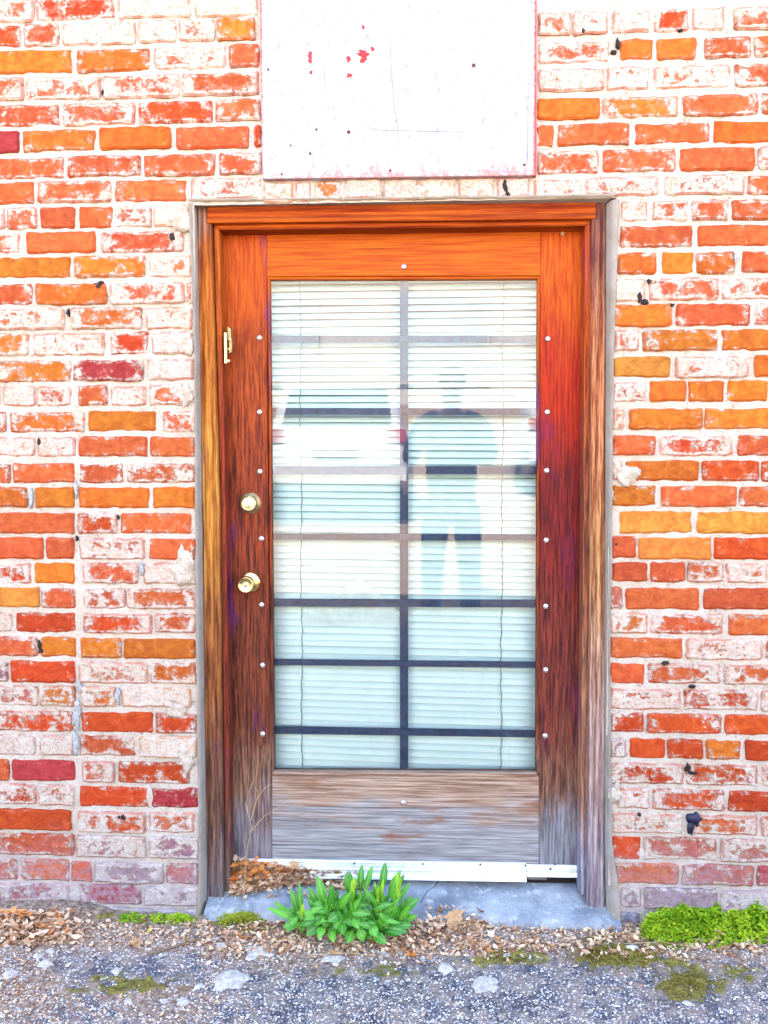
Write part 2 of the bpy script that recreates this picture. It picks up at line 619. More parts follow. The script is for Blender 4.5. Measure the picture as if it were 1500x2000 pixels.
ZT = P(700, 398, 0).z          # top of the opening
OPL = (P(378, 400, 0).x, P(392, 1790, 0).x)
OPR = (P(1203, 400, 0).x, P(1200, 1790, 0).x)


OPY = (1790, 1700, 1300, 1000, 700, 400)
OPZ = [P(400, y).z for y in OPY]
OPXL = [P(x, y).x for x, y in zip((391, 391, 386, 385, 384, 375), OPY)]
OPXR = [P(x, y).x for x, y in zip((1203, 1192, 1187, 1190, 1192, 1202), OPY)]


def in_open(x, z):
    return z < ZT and float(np.interp(z, OPZ, OPXL)) < x < float(np.interp(z, OPZ, OPXR))


gs = .0115
xs = np.arange(-2.0, 2.0 + gs, gs)
zs = np.arange(-.06, 3.1, gs)
vs, idx = [], {}
fs = []
for j, z in enumerate(zs):
    for i, x in enumerate(xs):
        d = .0055 + .0040 * mn.noise(Vector((x * 28, z * 28, 0))) + .003 * mn.noise(Vector((x * 6, z * 9, 4)))
        vs.append((x, d, z))
nxx = len(xs)
for j in range(len(zs) - 1):
    for i in range(nxx - 1):
        if not in_open((xs[i] + xs[i + 1]) / 2, (zs[j] + zs[j + 1]) / 2):
            fs.append((j * nxx + i, j * nxx + i + 1, (j + 1) * nxx + i + 1, (j + 1) * nxx + i))
mesh_obj("mortar_bed", vs, fs, 'mortar', wall, smooth=True)

BR = {'r': (.44, .092, .028), 'o': (.46, .130, .015), 'y': (.48, .195, .034), 'd': (.43, .056, .010), 'p': (.32, .034, .040), 'k': (.38, .11, .095), 'g': (.24, .15, .20), 'b': (.07, .12, .22)}
LEFT = """-8 37|-30 65 r7,68 223 d5,229 372 r8,380 503 y9
42 86|-60 41 d4,45 114 r5,121 190 r8,194 264 r9,270 344 r7,348 419 r7,423 498 o4
94 139|-40 139 o2,149 291 o3,299 441 r7,447 506 r3
147 192|-60 45 r5,50 195 r6,200 350 r6,354 506 r5
200 243|-30 115 r4,122 263 r5,270 414 d4,421 508 r5
250 293|-80 36 p1,43 186 o3,194 333 o1,344 486 r3,496 509 d3
303 345|-20 124 r4,131 274 r4,281 420 r4,428 510 r5
352 394|-70 65 r2,72 216 r5,223 364 r3,372 508 r7
402 444|-60 8 r6,13 72 r5,78 146 r2,153 218 r2,223 295 r6,300 370 y9
452 493|-90 38 r5,50 186 r1,196 357 r5
500 542|-10 137 o1,144 284 o4,289 374 o7
552 593|-30 62 r4,69 207 o3,214 360 r6,364 378 r6
601 643|-20 125 o7,137 276 o6,285 375 o8
649 694|-80 55 o5,64 203 o7,214 290 d5,296 374 k9
702 744|-5 138 o5,143 279 p4,288 378 k9
752 792|5 68 r9,70 139 r6,153 209 r4,215 284 r8,291 362 r6
803 843|18 164 o5,171 303 o1,317 381 r5
853 891|-10 68 r9,72 146 r8,153 287 r3,292 381 r3
905 943|24 144 r3,154 240 r4,246 381 r5
952 992|-40 53 o3,68 144 o1,152 291 o2,298 380 o0
1002 1042|-5 144 r2,151 228 d5,235 373 r3
1050 1092|-50 84 r1,89 144 r2,153 283 r7,291 381 r3
1100 1141|-30 60 d6,66 145 o1,160 269 r5,280 383 r9
1149 1188|-10 76 y0,79 146 r5,162 245 r6,248 382 r5
1198 1236|-60 22 r9,31 146 d3,162 296 d5,301 381 r5
1246 1285|-30 74 r4,78 147 o3,156 236 o3,241 380 o2
1293 1334|-60 15 g6,20 146 d2,152 288 r7,293 383 o5
1342 1381|-10 74 k6,77 146 o5,158 225 o6,236 372 y8
1392 1431|-10 141 d5,158 298 d2,303 383 d4
1438 1478|-20 68 k8,78 143 k9,153 263 r5,272 384 y8
1487 1528|-60 17 r3,22 146 p1,160 222 r6,231 370 d4
1536 1576|-20 70 d6,73 144 r7,154 288 d3,295 388 p3
1585 1625|-15 139 d1,151 283 d6,290 380 r6
1633 1675|-15 143 r4,147 284 k7,290 388 g6
1683 1724|-80 33 r4,40 135 r4,138 179 r3,182 319 g6,323 388 k4
1730 1767|-10 135 p6,155 275 p4,280 388 g7
1773 1806|15 175 g7,182 300 g8,306 388 g8"""
RIGHT = """18 63|1052 1115 r6,1120 1187 r8,1197 1270 r8,1277 1347 d5,1352 1415 r7,1435 1560 r6
75 116|1053 1190 r6,1212 1276 o3,1283 1360 o2,1377 1468 r4,1474 1560 r4
130 174|1052 1180 r8,1185 1268 r8,1278 1427 r7,1435 1570 r5
187 228|1050 1172 o1,1178 1325 o5,1335 1481 r4,1488 1600 r4
240 282|1050 1082 r3,1090 1230 r3,1240 1388 r3,1395 1540 o1
291 335|1050 1170 r5,1178 1320 r4,1328 1475 r2,1482 1600 r5
345 382|1042 1137 r8,1145 1287 r7,1300 1455 r7,1460 1600 r4
392 432|1213 1267 o7,1273 1345 r6,1352 1423 r5,1430 1520 r4
440 482|1212 1353 r3,1364 1520 r2
493 535|1208 1282 o3,1294 1356 o0,1360 1436 o4,1450 1540 r3
543 587|1202 1260 r8,1268 1405 r6,1411 1560 r6
594 637|1200 1312 o3,1320 1466 r3,1475 1600 r5
645 686|1201 1248 r6,1256 1402 o4,1410 1560 o2
696 737|1198 1310 y0,1320 1463 r7,1474 1620 o1
745 785|1198 1264 r7,1270 1341 o0,1345 1415 o1,1422 1500 o1
799 839|1197 1219 o5,1230 1373 o2,1377 1530 o3
850 889|1197 1281 r3,1288 1433 d6,1442 1590 r2
900 940|1196 1216 y9,1222 1366 o2,1372 1483 d3,1488 1600 r3
948 989|1196 1282 o2,1292 1440 r3,1445 1590 r3
998 1042|1211 1353 y0,1362 1510 y2
1049 1091|1195 1243 r2,1248 1390 y0,1395 1540 d2
1098 1136|1197 1265 r1,1271 1338 r2,1344 1413 r5,1420 1500 r7
1149 1190|1192 1215 k4,1222 1366 r1,1374 1520 r2
1198 1239|1192 1265 o6,1271 1413 r5,1424 1570 r3
1246 1286|1192 1335 r3,1341 1490 r7
1296 1335|1192 1259 r2,1264 1409 r5,1416 1560 r5
1346 1386|1192 1330 d7,1336 1482 d6,1488 1600 r6
1394 1432|1192 1259 d4,1265 1409 d4,1416 1570 d2
1444 1482|1192 1224 g6,1231 1299 d1,1304 1374 d3,1379 1448 o3,1456 1530 d1
1491 1531|1192 1336 d6,1341 1480 d5,1488 1600 d5
1541 1581|1205 1269 r8,1275 1416 d5,1424 1570 d3
1590 1628|1196 1334 r7,1342 1481 r6,1488 1600 r6
1636 1680|1196 1252 d3,1257 1401 k5,1408 1560 k6
1687 1727|1200 1327 r3,1334 1473 k4,1480 1600 p4
1735 1775|1212 1254 g6,1259 1401 g4,1406 1530 g7
1785 1806|1206 1250 b3,1262 1400 g6,1410 1540 g6"""
MID = """350 389|514 572 y9,577 606 k9,612 668 o6,676 745 r8,750 815 k9,822 890 y9,896 965 r8,971 1035 k9"""


def brick_outline(x0, x1, z0, z1, R):
    wdt, hgt = x1 - x0, z1 - z0
    c = min(.0035, wdt * .15, hgt * .2) * R.uniform(.6, 1.8)
    nl = max(3, int(wdt / .020))
    pts = []

    def j(a=.0018):
        return R.uniform(-a, a)
    sag = R.uniform(-.002, .002)
    for i in range(nl + 1):
        t = i / nl
        pts.append((x0 + c + (wdt - 2 * c) * t + (j() if 0 < i < nl else 0), z0 + j(.0021) + sag * math.sin(t * 3.1)))
    for t in (.1, .4, .7, .92):
        pts.append((x1 + j(.0016), z0 + hgt * t))
    for i in range(nl, -1, -1):
        t = i / nl
        pts.append((x0 + c + (wdt - 2 * c) * t + (j() if 0 < i < nl else 0), z1 + j(.0024) + sag * math.sin(t * 3.1)))
    for t in (.92, .7, .4, .1):
        pts.append((x0 + j(.0016), z0 + hgt * t))
    return pts


def edge_attr(o, vals):
    a_ = o.data.attributes.new('edge', 'FLOAT', 'POINT')
    a_.data.foreach_set('value', vals)


RB = random.Random(21)
course_z = []
nb = 0
for txt, refx in ((LEFT, 200), (RIGHT, 1260), (MID, 780)):
    for line in txt.splitlines():
        yy, items = line.split('|')
        ya, yb = map(float, yy.split())
        z1, z0 = P(refx, ya).z, P(refx, yb).z
        if refx == 200:
            course_z.append((z0, z1))
        for it in items.split(','):
            a, b, code = it.split()
            ym = (ya + yb) / 2
            x0, x1 = P(float(a), ym).x, P(float(b), ym).x
            dz = RB.uniform(-.0015, .0015)
            out = brick_outline(x0, x1, z0 + dz, z1 + dz, RB)
            yf = RB.uniform(-.0035, .0025)
            v, f = slab_data(out, yf, .05, RB.uniform(.003, .005), 0, .0012, RB)
            o = mesh_obj("brick", v, f, 'brick', wall)
            edge_attr(o, [1.0] * (len(v) - 1) + [0.0])
            c = BR[code[0]]
            k = RB.uniform(.86, 1.14)
            o.color = (c[0] * k, c[1] * k * RB.uniform(.85, 1.15), c[2] * k, (int(code[1]) / 9) ** 1.12 * .78 + .175)
            nb += 1
print("bricks", nb)

# courses that run on beyond the picture, joined into one part
V, Fc, EV = [], [], []


def add_run(xa, xb, z0, z1, R):
    x = xa
    while x < xb:
        wd = R.choice([.205, .205, .21, .10]) + R.uniform(-.006, .006)
        e = min(x + wd, xb)
        if e - x > .03:
            v, f = slab_data(brick_outline(x, e, z0, z1, R), R.uniform(-.0035, .0025), .05, .004, len(V), .0012, R)
            V.extend(v)
            Fc.extend(f)
            EV.extend([1.0] * (len(v) - 1) + [0.0])
        x = e + .012


xl_edge = P(-30, 800).x
for (z0, z1), line in zip(course_z, LEFT.splitlines()):
    add_run(-2.0, P(float(line.split('|')[1].split()[0]), 800).x - .012, z0, z1, RB)
for line in RIGHT.splitlines():
    yy, items = line.split('|')
    ya, yb = map(float, yy.split())
    last = float(items.split(',')[-1].split()[1])
    add_run(P(last, ya).x + .012, 2.0, P(1260, yb).z, P(1260, ya).z, RB)
zt = course_z[0][1] + .012
while zt < 3.05:
    add_run(-2.0 + RB.uniform(0, .1), P(506, 0).x, zt, zt + .06, RB)
    add_run(P(1052, 0).x, 2.0, zt, zt + .06, RB)
    zt += .074
st = mesh_obj("brick_run", V, Fc, 'brick', wall)
edge_attr(st, EV)
st.color = (.46, .10, .03, .5)
st['kind'] = 'stuff'

# cement render lining the opening: ragged strips that slope back from the wall face to the frame


def strip(name, path, yo, yi, mat='plaster', rag=.0025):
    """path: list of (outer px, inner px) pairs"""
    vs, fs = [], []
    R = random.Random(len(name) + len(path))
    rows = []
    N = 60
    for i in range(N + 1):
        t = i / N * (len(path) - 1)
        k = min(int(t), len(path) - 2)
        u = t - k
        o = [path[k][0][q] * (1 - u) + path[k + 1][0][q] * u for q in (0, 1)]
        n = [path[k][1][q] * (1 - u) + path[k + 1][1][q] * u for q in (0, 1)]
        a = P(o[0], o[1], yo)
        b = P(n[0], n[1], yi)
        j = rag * (mn.noise(Vector((i * .55, len(name), 0))) * 1.6)
        horiz = abs(o[0] - n[0]) < abs(o[1] - n[1])
        if horiz:
            a.z += j
        else:
            a.x += j
        a2 = a.copy()
        a2.y = yo + .03
        m1 = a.lerp(b, .35)
        m1.y = yo - .0025 + R.uniform(-.001, .001)
        m2 = a.lerp(b, .72)
        m2.y = yo + (yi - yo) * .25
        b2 = b.copy()
        b2.y = yi + .16
        rows.append([a2, a, m1, m2, b, b2])
    for r in rows:
        vs.extend(r)
    for i in range(N):
        for k in range(5):
            fs.append((i * 6 + k, i * 6 + k + 1, (i + 1) * 6 + k + 1, (i + 1) * 6 + k))
    return mesh_obj(name, vs, fs, mat, wall, smooth=True)


strip("render_strip", [((368, 396), (384, 406)), ((380, 700), (391, 700)), ((381, 1100), (396, 1100)), ((386, 1500), (401, 1500)), ((388, 1700), (404, 1700)), ((384, 1796), (404, 1790))], -.003, .036)
strip("render_strip", [((1210, 390), (1184, 398)), ((1199, 700), (1183, 700)), ((1196, 1000), (1182, 1000)), ((1192, 1300), (1181, 1300)), ((1196, 1650), (1181, 1650)), ((1208, 1730), (1183, 1730)), ((1214, 1796), (1184, 1790))], -.004, .036)
strip("render_strip", [((366, 388), (382, 405)), ((700, 386), (700, 401)), ((1208, 378), (1184, 397))], -.002, .036)

# dark lumps paint the shade of pits and holes; old sealant on the wall


def lump(name, cx, cy, rx, ry, mat, parent, thick=.004, Y=-.003, seed=0, n=14, rag=.35):
    R = random.Random(seed + int(cx * 7 + cy))
    c = P(cx, cy, Y)
    vs, fs = [], []
    ang = [2 * math.pi * k / n for k in range(n)]
    if n > 16:
        rr = [1 + rag * 1.3 * mn.noise(Vector((math.cos(a) * 1.1 + cx, math.sin(a) * 1.1 + cy, 3))) + rag * .7 * mn.noise(Vector((math.cos(a) * 4 + cy, math.sin(a) * 4 + cx, 3))) for a in ang]
    else:
        rr = [1 + R.uniform(-rag, rag) for _ in range(n)]
    kx, ky = rx * .0015, ry * .0015
    for s, d in ((1.0, .012), (1.0, 0), (.6, -thick * .8), (.25, -thick)):
        for a, r in zip(ang, rr):
            vs.append((c.x + math.cos(a) * kx * r * s, Y + d, c.z + math.sin(a) * ky * r * s))
    for q in range(3):
        for k in range(n):
            k2 = (k + 1) % n
            fs.append((q * n + k, q * n + k2, (q + 1) * n + k2, (q + 1) * n + k))
    fs.append(tuple(range(3 * n, 4 * n)))
    return mesh_obj(name, vs, fs, mat, parent, smooth=True)


for q in [(192, 556, 9, 8), (132, 610, 4, 8), (76, 862, 4, 9), (336, 462, 6, 10), (1207, 83, 4, 12), (1199, 101, 7, 4), (1140, 60, 4, 5), (1330, 58, 6, 3), (1269, 550, 4, 5), (1250, 580, 5, 12), (1260, 590, 8, 6),
          (1312, 596, 5, 4), (1300, 1296, 7, 4), (1353, 1341, 7, 4), (1345, 1501, 5, 10), (1354, 1510, 10, 4), (240, 1597, 6, 6), (986, 362, 5, 12), (992, 378, 5, 5), (232, 1596, 3, 4), (76, 1260, 3, 9), (80, 1272, 5, 4),
          (200, 180, 3, 6), (1204, 1063, 4, 3), (1249, 1592, 4, 4), (150, 1052, 3, 5), (230, 1010, 3, 5)]:
    lump("pit", q[0], q[1], q[2] * .85, q[3] * .85, 'hole', wall, .0008, n=18, rag=.6)
lump("hole_shade", 1358, 1600, 13, 13, 'blue_hole_shade', wall, .006)  # blue-black lumps painting the dark inside of a hole
lump("hole_shade", 1350, 1618, 6, 12, 'blue_hole_shade', wall, .004)
for q in [(149, 1395, 9, 32), (147, 1452, 6, 24), (59, 973, 6, 20), (229, 1360, 6, 17), (148, 955, 4, 18), (276, 1112, 5, 14), (1438, 502, 5, 10), (154, 1340, 5, 14)]:
    lump("sealant_patch", q[0], q[1], q[2] * .75, q[3] * .9, 'sealant', wall, .0008, n=34, rag=.55)
for q in [(358, 1105, 22, 38), (365, 672, 12, 20), (345, 1388, 20, 14), (1226, 930, 22, 20), (1202, 1550, 12, 20), (540, 372, 18, 12), (672, 372, 10, 16), (818, 374, 15, 12), (505, 378, 14, 12), (352, 430, 22, 22), (365, 770, 12, 22), (362, 1480, 14, 30)]:
    lump("render_patch", *q, 'patch', wall, .0015, n=44, rag=.4)

# the building behind: shell with roof that keeps the low sun off this side
MAT['shell'] = simple("upper_brickwork", (.42, .12, .06), .9, 0, .2, 20)
sh = empty("building_shell", (0, 0, 0))
props(sh, "brick building that the doorway wall belongs to, rising above the picture", "building")
HB = 4.9
box("upper_wall", -7, 7, .02, .2, 3.05, HB, 'shell', sh)
box("side_wall", -7, -1.99, .02, .2, -.1, 3.05, 'shell', sh)
box("side_wall", 1.99, 7, .02, .2, -.1, 3.05, 'shell', sh)
box("end_wall", -7, -6.8, .2, 8, -.1, HB, 'shell', sh)
box("end_wall", 6.8, 7, .2, 8, -.1, HB, 'shell', sh)
box("back_wall", -6.8, 6.8, 7.8, 8, -.1, HB, 'shell', sh)
box("roof", -7.1, 7.1, .0, 8.1, HB, HB + .15, 'shell', sh)
MAT['room'] = simple("dim_room_paint", (.25, .27, .30), .9)
box("room_floor", -6.8, 6.8, .2, 7.8, .02, .09, 'room', sh)

# ------------------------------------------------------------------ PLYWOOD BOARD


def make_board_mat():
    m = M("weathered_white_plywood")
    p = m.pos((1, 1, .12))
    n1 = m.noise(p, 60, 7, .7, .5)
    n2 = m.noise(m.pos((1, 1, .4)), 90, 6, .75)
    n3 = m.noise(m.pos((1, 1, .05)), 200, 4, .6, .3)
    c = m.mix(m.step(n1, .35, .65), (.38, .375, .43), (.43, .43, .465))
    c = m.mix(m.math('MULTIPLY', m.step(n2, .52, .64), .7), c, (.21, .22, .29))
    c = m.mix(m.math('MULTIPLY', m.step(n3, .66, .74), .6), c, (.20, .19, .28))
    x, y, z = m.xyz(m.pos())
    # red paint bleeding round the edges and spotting the face
    xl, xr, zb = P(508, 200, -.016).x, P(1047, 200, -.016).x, P(780, 347, -.016).z
    dl = m.math('MINIMUM', m.math('SUBTRACT', x, xl), m.math('SUBTRACT', xr, x))
    nz = m.noise(m.pos(), 110, 6, .75)
    e1 = m.math('SUBTRACT', m.math('ADD', dl, m.math('MULTIPLY', nz, -.020)), -.004)
    k = m.math('SUBTRACT', 1.0, m.step(e1, -.003, .004))
    c = m.mix(m.math('MULTIPLY', k, .9), c, (.58, .04, .04))
    nlow = m.noise(m.pos((1, 1, .25)), 22, 6, .75)
    e2 = m.math('SUBTRACT', m.math('SUBTRACT', z, zb), m.math('MULTIPLY', m.math('SUBTRACT', nlow, .46), .22))
    k2 = m.math('MULTIPLY', m.math('SUBTRACT', 1.0, m.step(e2, -.004, .008)), m.step(nz, .38, .58))
    c = m.mix(m.math('MULTIPLY', k2, .7), c, (.60, .13, .09))
    return m.bsdf(c, .75, height=m.math('ADD', n1, n3), bump=.4, dist=.0015, spec=.25, k=.80)


MAT['board'] = make_board_mat()
MAT['red_paint'] = simple("red_paint_fleck", (.62, .012, .015), .5, 0, .2, 80)
MAT['rust'] = simple("rusty_nail", (.16, .06, .05), .8, 0, .3, 200)
pb = empty("plywood_board", P(778, 350, -.01))
props(pb, "white weathered plywood sheet with red paint flecks mounted above the door", "board")
child(slab("panel", [(507, -60), (508, 15), (513, 349), (1048, 342), (1048, -60)], -.016, .004, 'board', None, .0015), pb)
for q in [(709, 104, 9, 6), (710, 115, 6, 7), (681, 116, 4, 6), (682, 147, 6, 4), (605, 108, 4, 8), (606, 118, 4, 6), (709, 53, 2.5, 4), (727, 96, 3, 4), (607, 141, 3, 3)]:
    child(lump("paint_fleck", *q, 'red_paint', None, .0005, Y=-.0167, rag=.5, n=16), pb)
for x, y, r in [(925, 128, 3.2), (681, 258, 3.0), (524, 136, 2), (618, 253, 2), (606, 300, 2), (762, 333, 2), (1024, 322, 2.2), (550, 340, 1.8), (568, 284, 1.6)]:
    c = P(x, y, -.016)
    child(lathe("nail_head", c, [(r * .0018, -.002), (r * .0018, .0008), (r * .0010, .0014)], 'rust', None, 10), pb)
MAT['crack'] = simple("crack_shadow_wood", (.20, .19, .27), .9)


def crack(pts, Y, wpx, mat, parent, name="crack"):
    wpx *= .6
    """a hairline split: thin sunken-looking sliver, tapered at both ends"""
    q = [P(x, y, Y) for x, y in pts]
    vs, fs = [], []
    for i, v in enumerate(q):
        a = q[max(0, i - 1)]
        b = q[min(len(q) - 1, i + 1)]
        d = (b - a).normalized()
        nrm = Vector((-d.z, 0, d.x))
        wd = wpx * .0015 * (.25 if i in (0, len(q) - 1) else 1) * .5
        vs += [v + nrm * wd, v - nrm * wd]
    for i in range(len(q) - 1):
        fs.append((2 * i, 2 * i + 1, 2 * i + 3, 2 * i + 2))
    o = mesh_obj(name, vs, fs, mat)
    return child(o, parent)


for pts in [[(757, 20), (763, 110), (768, 190), (777, 255), (781, 300)], [(702, 245), (740, 254), (850, 257), (960, 259)], [(845, 113), (851, 150), (863, 192)], [(628, 95), (634, 150), (638, 200)], [(722, 62), (712, 76), (701, 93)],
            [(631, 15), (632, 48)], [(1021, 20), (1023, 90)], [(878, 15), (878, 52)], [(730, 114), (716, 128)], [(1032, 120), (1031, 260), (1030, 330)], [(616, 140), (621, 170)], [(1010, 20), (1010, 65)], [(798, 20), (799, 50)],
            [(607, 275), (609, 312)], [(590, 322), (592, 346)], [(915, 298), (913, 320)], [(948, 15), (949, 60)]]:
    crack(pts, -.0164, 1.7, 'crack', pb)

# ------------------------------------------------------------------ DOOR FRAME
fr = empty("door_frame", P(780, 1770, .03))
props(fr, "weathered wooden door frame with ridged orange casings set into the brick opening", "door frame")


def fpart(name, pts, yf, yb, mat, bevel=.002):
    return child(slab(name, pts, yf, yb, mat, None, bevel), fr)


fpart("casing", [(385, 404), (403, 404), (404, 436), (411, 436), (427, 1000), (436, 1768), (404, 1768), (396, 1000)], .035, .16, 'casing')
fpart("casing", [(1164, 394), (1183, 392), (1182, 1000), (1181, 1776), (1146, 1770), (1153, 1200), (1157, 427), (1165, 427)], .034, .16, 'casing_pale')
fpart("head_casing", [(404.5, 403), (1163.5, 394), (1164, 426), (404.5, 435)], .030, .16, 'head', .003)
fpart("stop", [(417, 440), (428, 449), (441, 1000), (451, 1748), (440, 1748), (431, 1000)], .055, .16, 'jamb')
fpart("stop", [(1156, 430), (1155, 1200), (1144, 1748), (1133, 1746), (1138, 1200), (1143, 441)], .055, .16, 'jamb_r')
fpart("head_stop", [(418, 438), (1156, 430), (1143, 441), (428, 449)], .052, .16, 'head')
# filler jambs behind the casings (dark groove between casing and stop)
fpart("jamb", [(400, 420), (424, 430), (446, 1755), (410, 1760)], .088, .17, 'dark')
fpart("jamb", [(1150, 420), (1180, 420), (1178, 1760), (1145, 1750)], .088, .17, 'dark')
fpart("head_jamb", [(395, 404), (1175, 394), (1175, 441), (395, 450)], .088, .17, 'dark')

# strike plate on the left stop
lp = empty("latch_plate", P(444, 675, .06))
props(lp, "small brass latch bracket screwed to the left jamb above the deadbolt", "latch")
child(slab("plate", [(437, 650), (442, 650), (443, 709), (438, 709)], .045, .062, 'brass', None, .001), lp)
child(slab("plate_flange", [(438, 704), (449, 702), (449, 706), (438, 709)], .046, .06, 'brass', None, .0008), lp)
child(slab("keeper", [(443, 638), (450, 640), (451, 657), (453, 675), (452, 688), (446, 690), (447, 672), (444, 655)], .062, .085, 'brass_dull', None, .0015), lp)
for y in (645, 663, 682):
    child(lathe("screw", P(448, y, .062), [(.0035, 0), (.0035, .002), (.002, .003)], 'brass', None, 10), lp)

# tiny pale star-shaped husk under the head
c = P(1098, 457, .10)
vs = [(c.x, c.y - .006, c.z)]
for k in range(10):
    a = k * math.pi / 5 + .2
    r = .009 if k % 2 == 0 else .0035
    vs.append((c.x + r * math.cos(a), c.y - .002 - (.003 if k % 2 else 0), c.z + r * math.sin(a)))
mesh_o = mesh_obj("dried_blossom", vs, [(0, 1 + k, 1 + (k + 1) % 10) for k in range(10)] + [tuple(range(10, 0, -1))], simple("dry_petal", (.62, .45, .22), .8))
props(mesh_o, "tiny pale star-shaped blossom stuck at the top right corner of the door", "blossom")

# ------------------------------------------------------------------ DOOR
door = empty("door", P(780, 1716, .11))
props(door, "orange to dark stained wooden door with a big barred window and grey weathered foot", "door")


def dpart(name, pts, yf, yb, mat, bevel=.0018, parent=door):
    o = slab(name, pts, yf, yb, mat, None, bevel)
    o.parent = parent
    o.location = -door.location if parent is door else Vector((0, 0, 0))
    return o


DY = .105
dpart("stile", [(424, 446), (521, 446), (521, 700), (525, 1200), (530, 1500), (531, 1700), (440, 1700)], DY, DY + .04, 'stile')
dpart("stile", [(1056, 440), (1150, 440), (1150, 1700), (1053, 1700), (1053, 1500), (1055, 1000)], DY, DY + .04, 'stile_r')
dpart("top_rail", [(521.6, 446), (1055.4, 440), (1055.4, 538), (521.6, 540)], DY + .0005, DY + .04, 'top_rail')
for a, b in ((1516, 1576), (1577, 1650), (1651, 1690)):
    dpart("rail_board", [(531.6, a), (1052.4, a + 1), (1052.4, b + 2), (531.6, b)], DY + .001 * rnd.uniform(-.6, .6), DY + .04, 'bottom_rail', .0012)
dpart("sill_bead", [(534, 1508), (1048, 1510), (1052, 1517), (531, 1515)], DY - .004, DY + .03, 'bottom_rail', .0015)
dpart("glazing_bead", [(521.5, 541), (1056, 539), (1051, 544.5), (527, 546)], DY + .004, DY + .03, 'top_rail')
dpart("glazing_bead", [(521.5, 541), (527, 546), (535, 1509), (529.5, 1512)], DY + .005, DY + .03, 'stile')
dpart("glazing_bead", [(1056, 540), (1054, 1512), (1047, 1509), (1050, 545)], DY + .005, DY + .03, 'stile')

# glass
gm = M("door_glass")
tr = gm.n('BsdfTransparent', Color=(1, 1, 1))
gl = gm.n('BsdfGlossy', Color=(1, 1, 1), Roughness=0.0)
frn = gm.n('Fresnel', IOR=1.58)
mx = gm.n('MixShader', Fac=frn.outputs[0], i1=tr.outputs[0], i2=gl.outputs[0])
dn = gm.noise(gm.pos((1, 1, .6)), 14, 6, .7, .8)
df = gm.n('BsdfDiffuse', Color=(.75, .78, .78))
dmk = gm.math('MULTIPLY', gm.step(dn, .52, .75), .05)
mx2 = gm.n('MixShader', Fac=dmk, i1=mx.outputs[0], i2=df.outputs[0])
gm.t.links.new(mx2.outputs[0], gm.out.inputs[0])
MAT['glass'] = gm.m
dpart("glass_pane", [(524, 541), (1054, 540), (1051, 1514), (531, 1514)], DY + .016, DY + .020, 'glass', .0005)

# security bars behind the glass
BY = DY + .032
for ya, yb, h in [(662, 662, 14), (803, 804, 13), (918, 918, 15), (1048, 1050, 12), (1177, 1179, 15), (1293, 1299, 12), (1426, 1434, 14)]:
    dpart("security_bar", [(524, ya - h / 2), (1054, yb - h / 2), (1054, yb + h / 2), (524, ya + h / 2)], BY, BY + .005, 'steel_bar', .0012)
dpart("upright_bar", [(781, 540), (797, 540), (797, 1515), (781, 1515)], BY + .006, BY + .012, 'steel_bar', .0012)

# bolt heads
BL = [(507, 660), (507, 805), (508, 921), (511, 1052), (511, 1181), (513, 1299), (513, 1433)]
BRT = [(1070, 662), (1069, 805), (1068, 919), (1067, 1055), (1066, 1184), (1066, 1308), (1065, 1437)]
for (x, y) in BL + BRT + [(789, 521), (788, 1567)]:
    c = P(x, y, DY)
    prof = [(.0088, 0), (.0086, .0022), (.0074, .0046), (.005, .0063), (.002, .007)]
    o = lathe("bolt_head", c, prof, 'bolt', None, 14)
    o.parent = door
    o.location = -door.location

# deadbolt, knob


def dl(name, px, py, prof, mat, seg=32, Y=DY, parent=door):
    o = lathe(name, P(px, py, Y), prof, mat, None, seg)
    o.parent = parent
    if parent is door:
        o.location = -door.location
    return o


db = dl("deadbolt", 489.5, 983, [(.033, 0), (.033, .0015), (.0315, .003), (.029, .0055), (.0235, .009), (.0235, .024), (.0232, .027), (.0215, .0285)], 'brass_dull')
dl("lock_face", 489.5, 983, [(.0222, .026), (.0222, .029), (.0205, .0305), (.0188, .0298), (.0178, .0298), (.0168, .0305)], 'brass', parent=db)
dl("lock_face", 489.5, 983, [(.0178, .029), (.0178, .0310), (.0170, .0314)], 'key_face', parent=db)
c = P(489.5, 983, DY)
c2 = Vector((c.x, c.y, c.z - .006))
o = lathe("key_plug", c2, [(.0065, .031), (.0065, .0325), (.0055, .033)], 'brass', None, 20)
o.parent = db
box_ = box("keyhole", c2.x - .0009, c2.x + .0009, c2.y - .0338, c2.y - .032, c2.z - .0048, c2.z + .003, 'dark', db)
kn = dl("knob", 489, 1137, [(.0325, 0), (.0325, .003), (.0315, .006), (.0285, .009), (.0225, .0115), (.0145, .014), (.0135, .030), (.0150, .034), (.0205, .040), (.0248, .047), (.0262, .054), (.0258, .060), (.0240, .0655), (.0215, .0675), (.0190, .0668), (.0150, .0640), (.0120, .0625)], 'brass')
c = P(489, 1137, DY)
o = lathe("key_plug", c, [(.0078, .060), (.0078, .0650), (.0068, .0658)], 'key_face', None, 20)
o.parent = kn
box("keyhole", c.x - .0009, c.x + .0009, c.y - .0668, c.y - .065, c.z - .0045, c.z + .003, 'dark', kn)
# rusty wear ring under the deadbolt is part of the wood stain

# aluminium drip strips (ridged profile swept along the door foot)


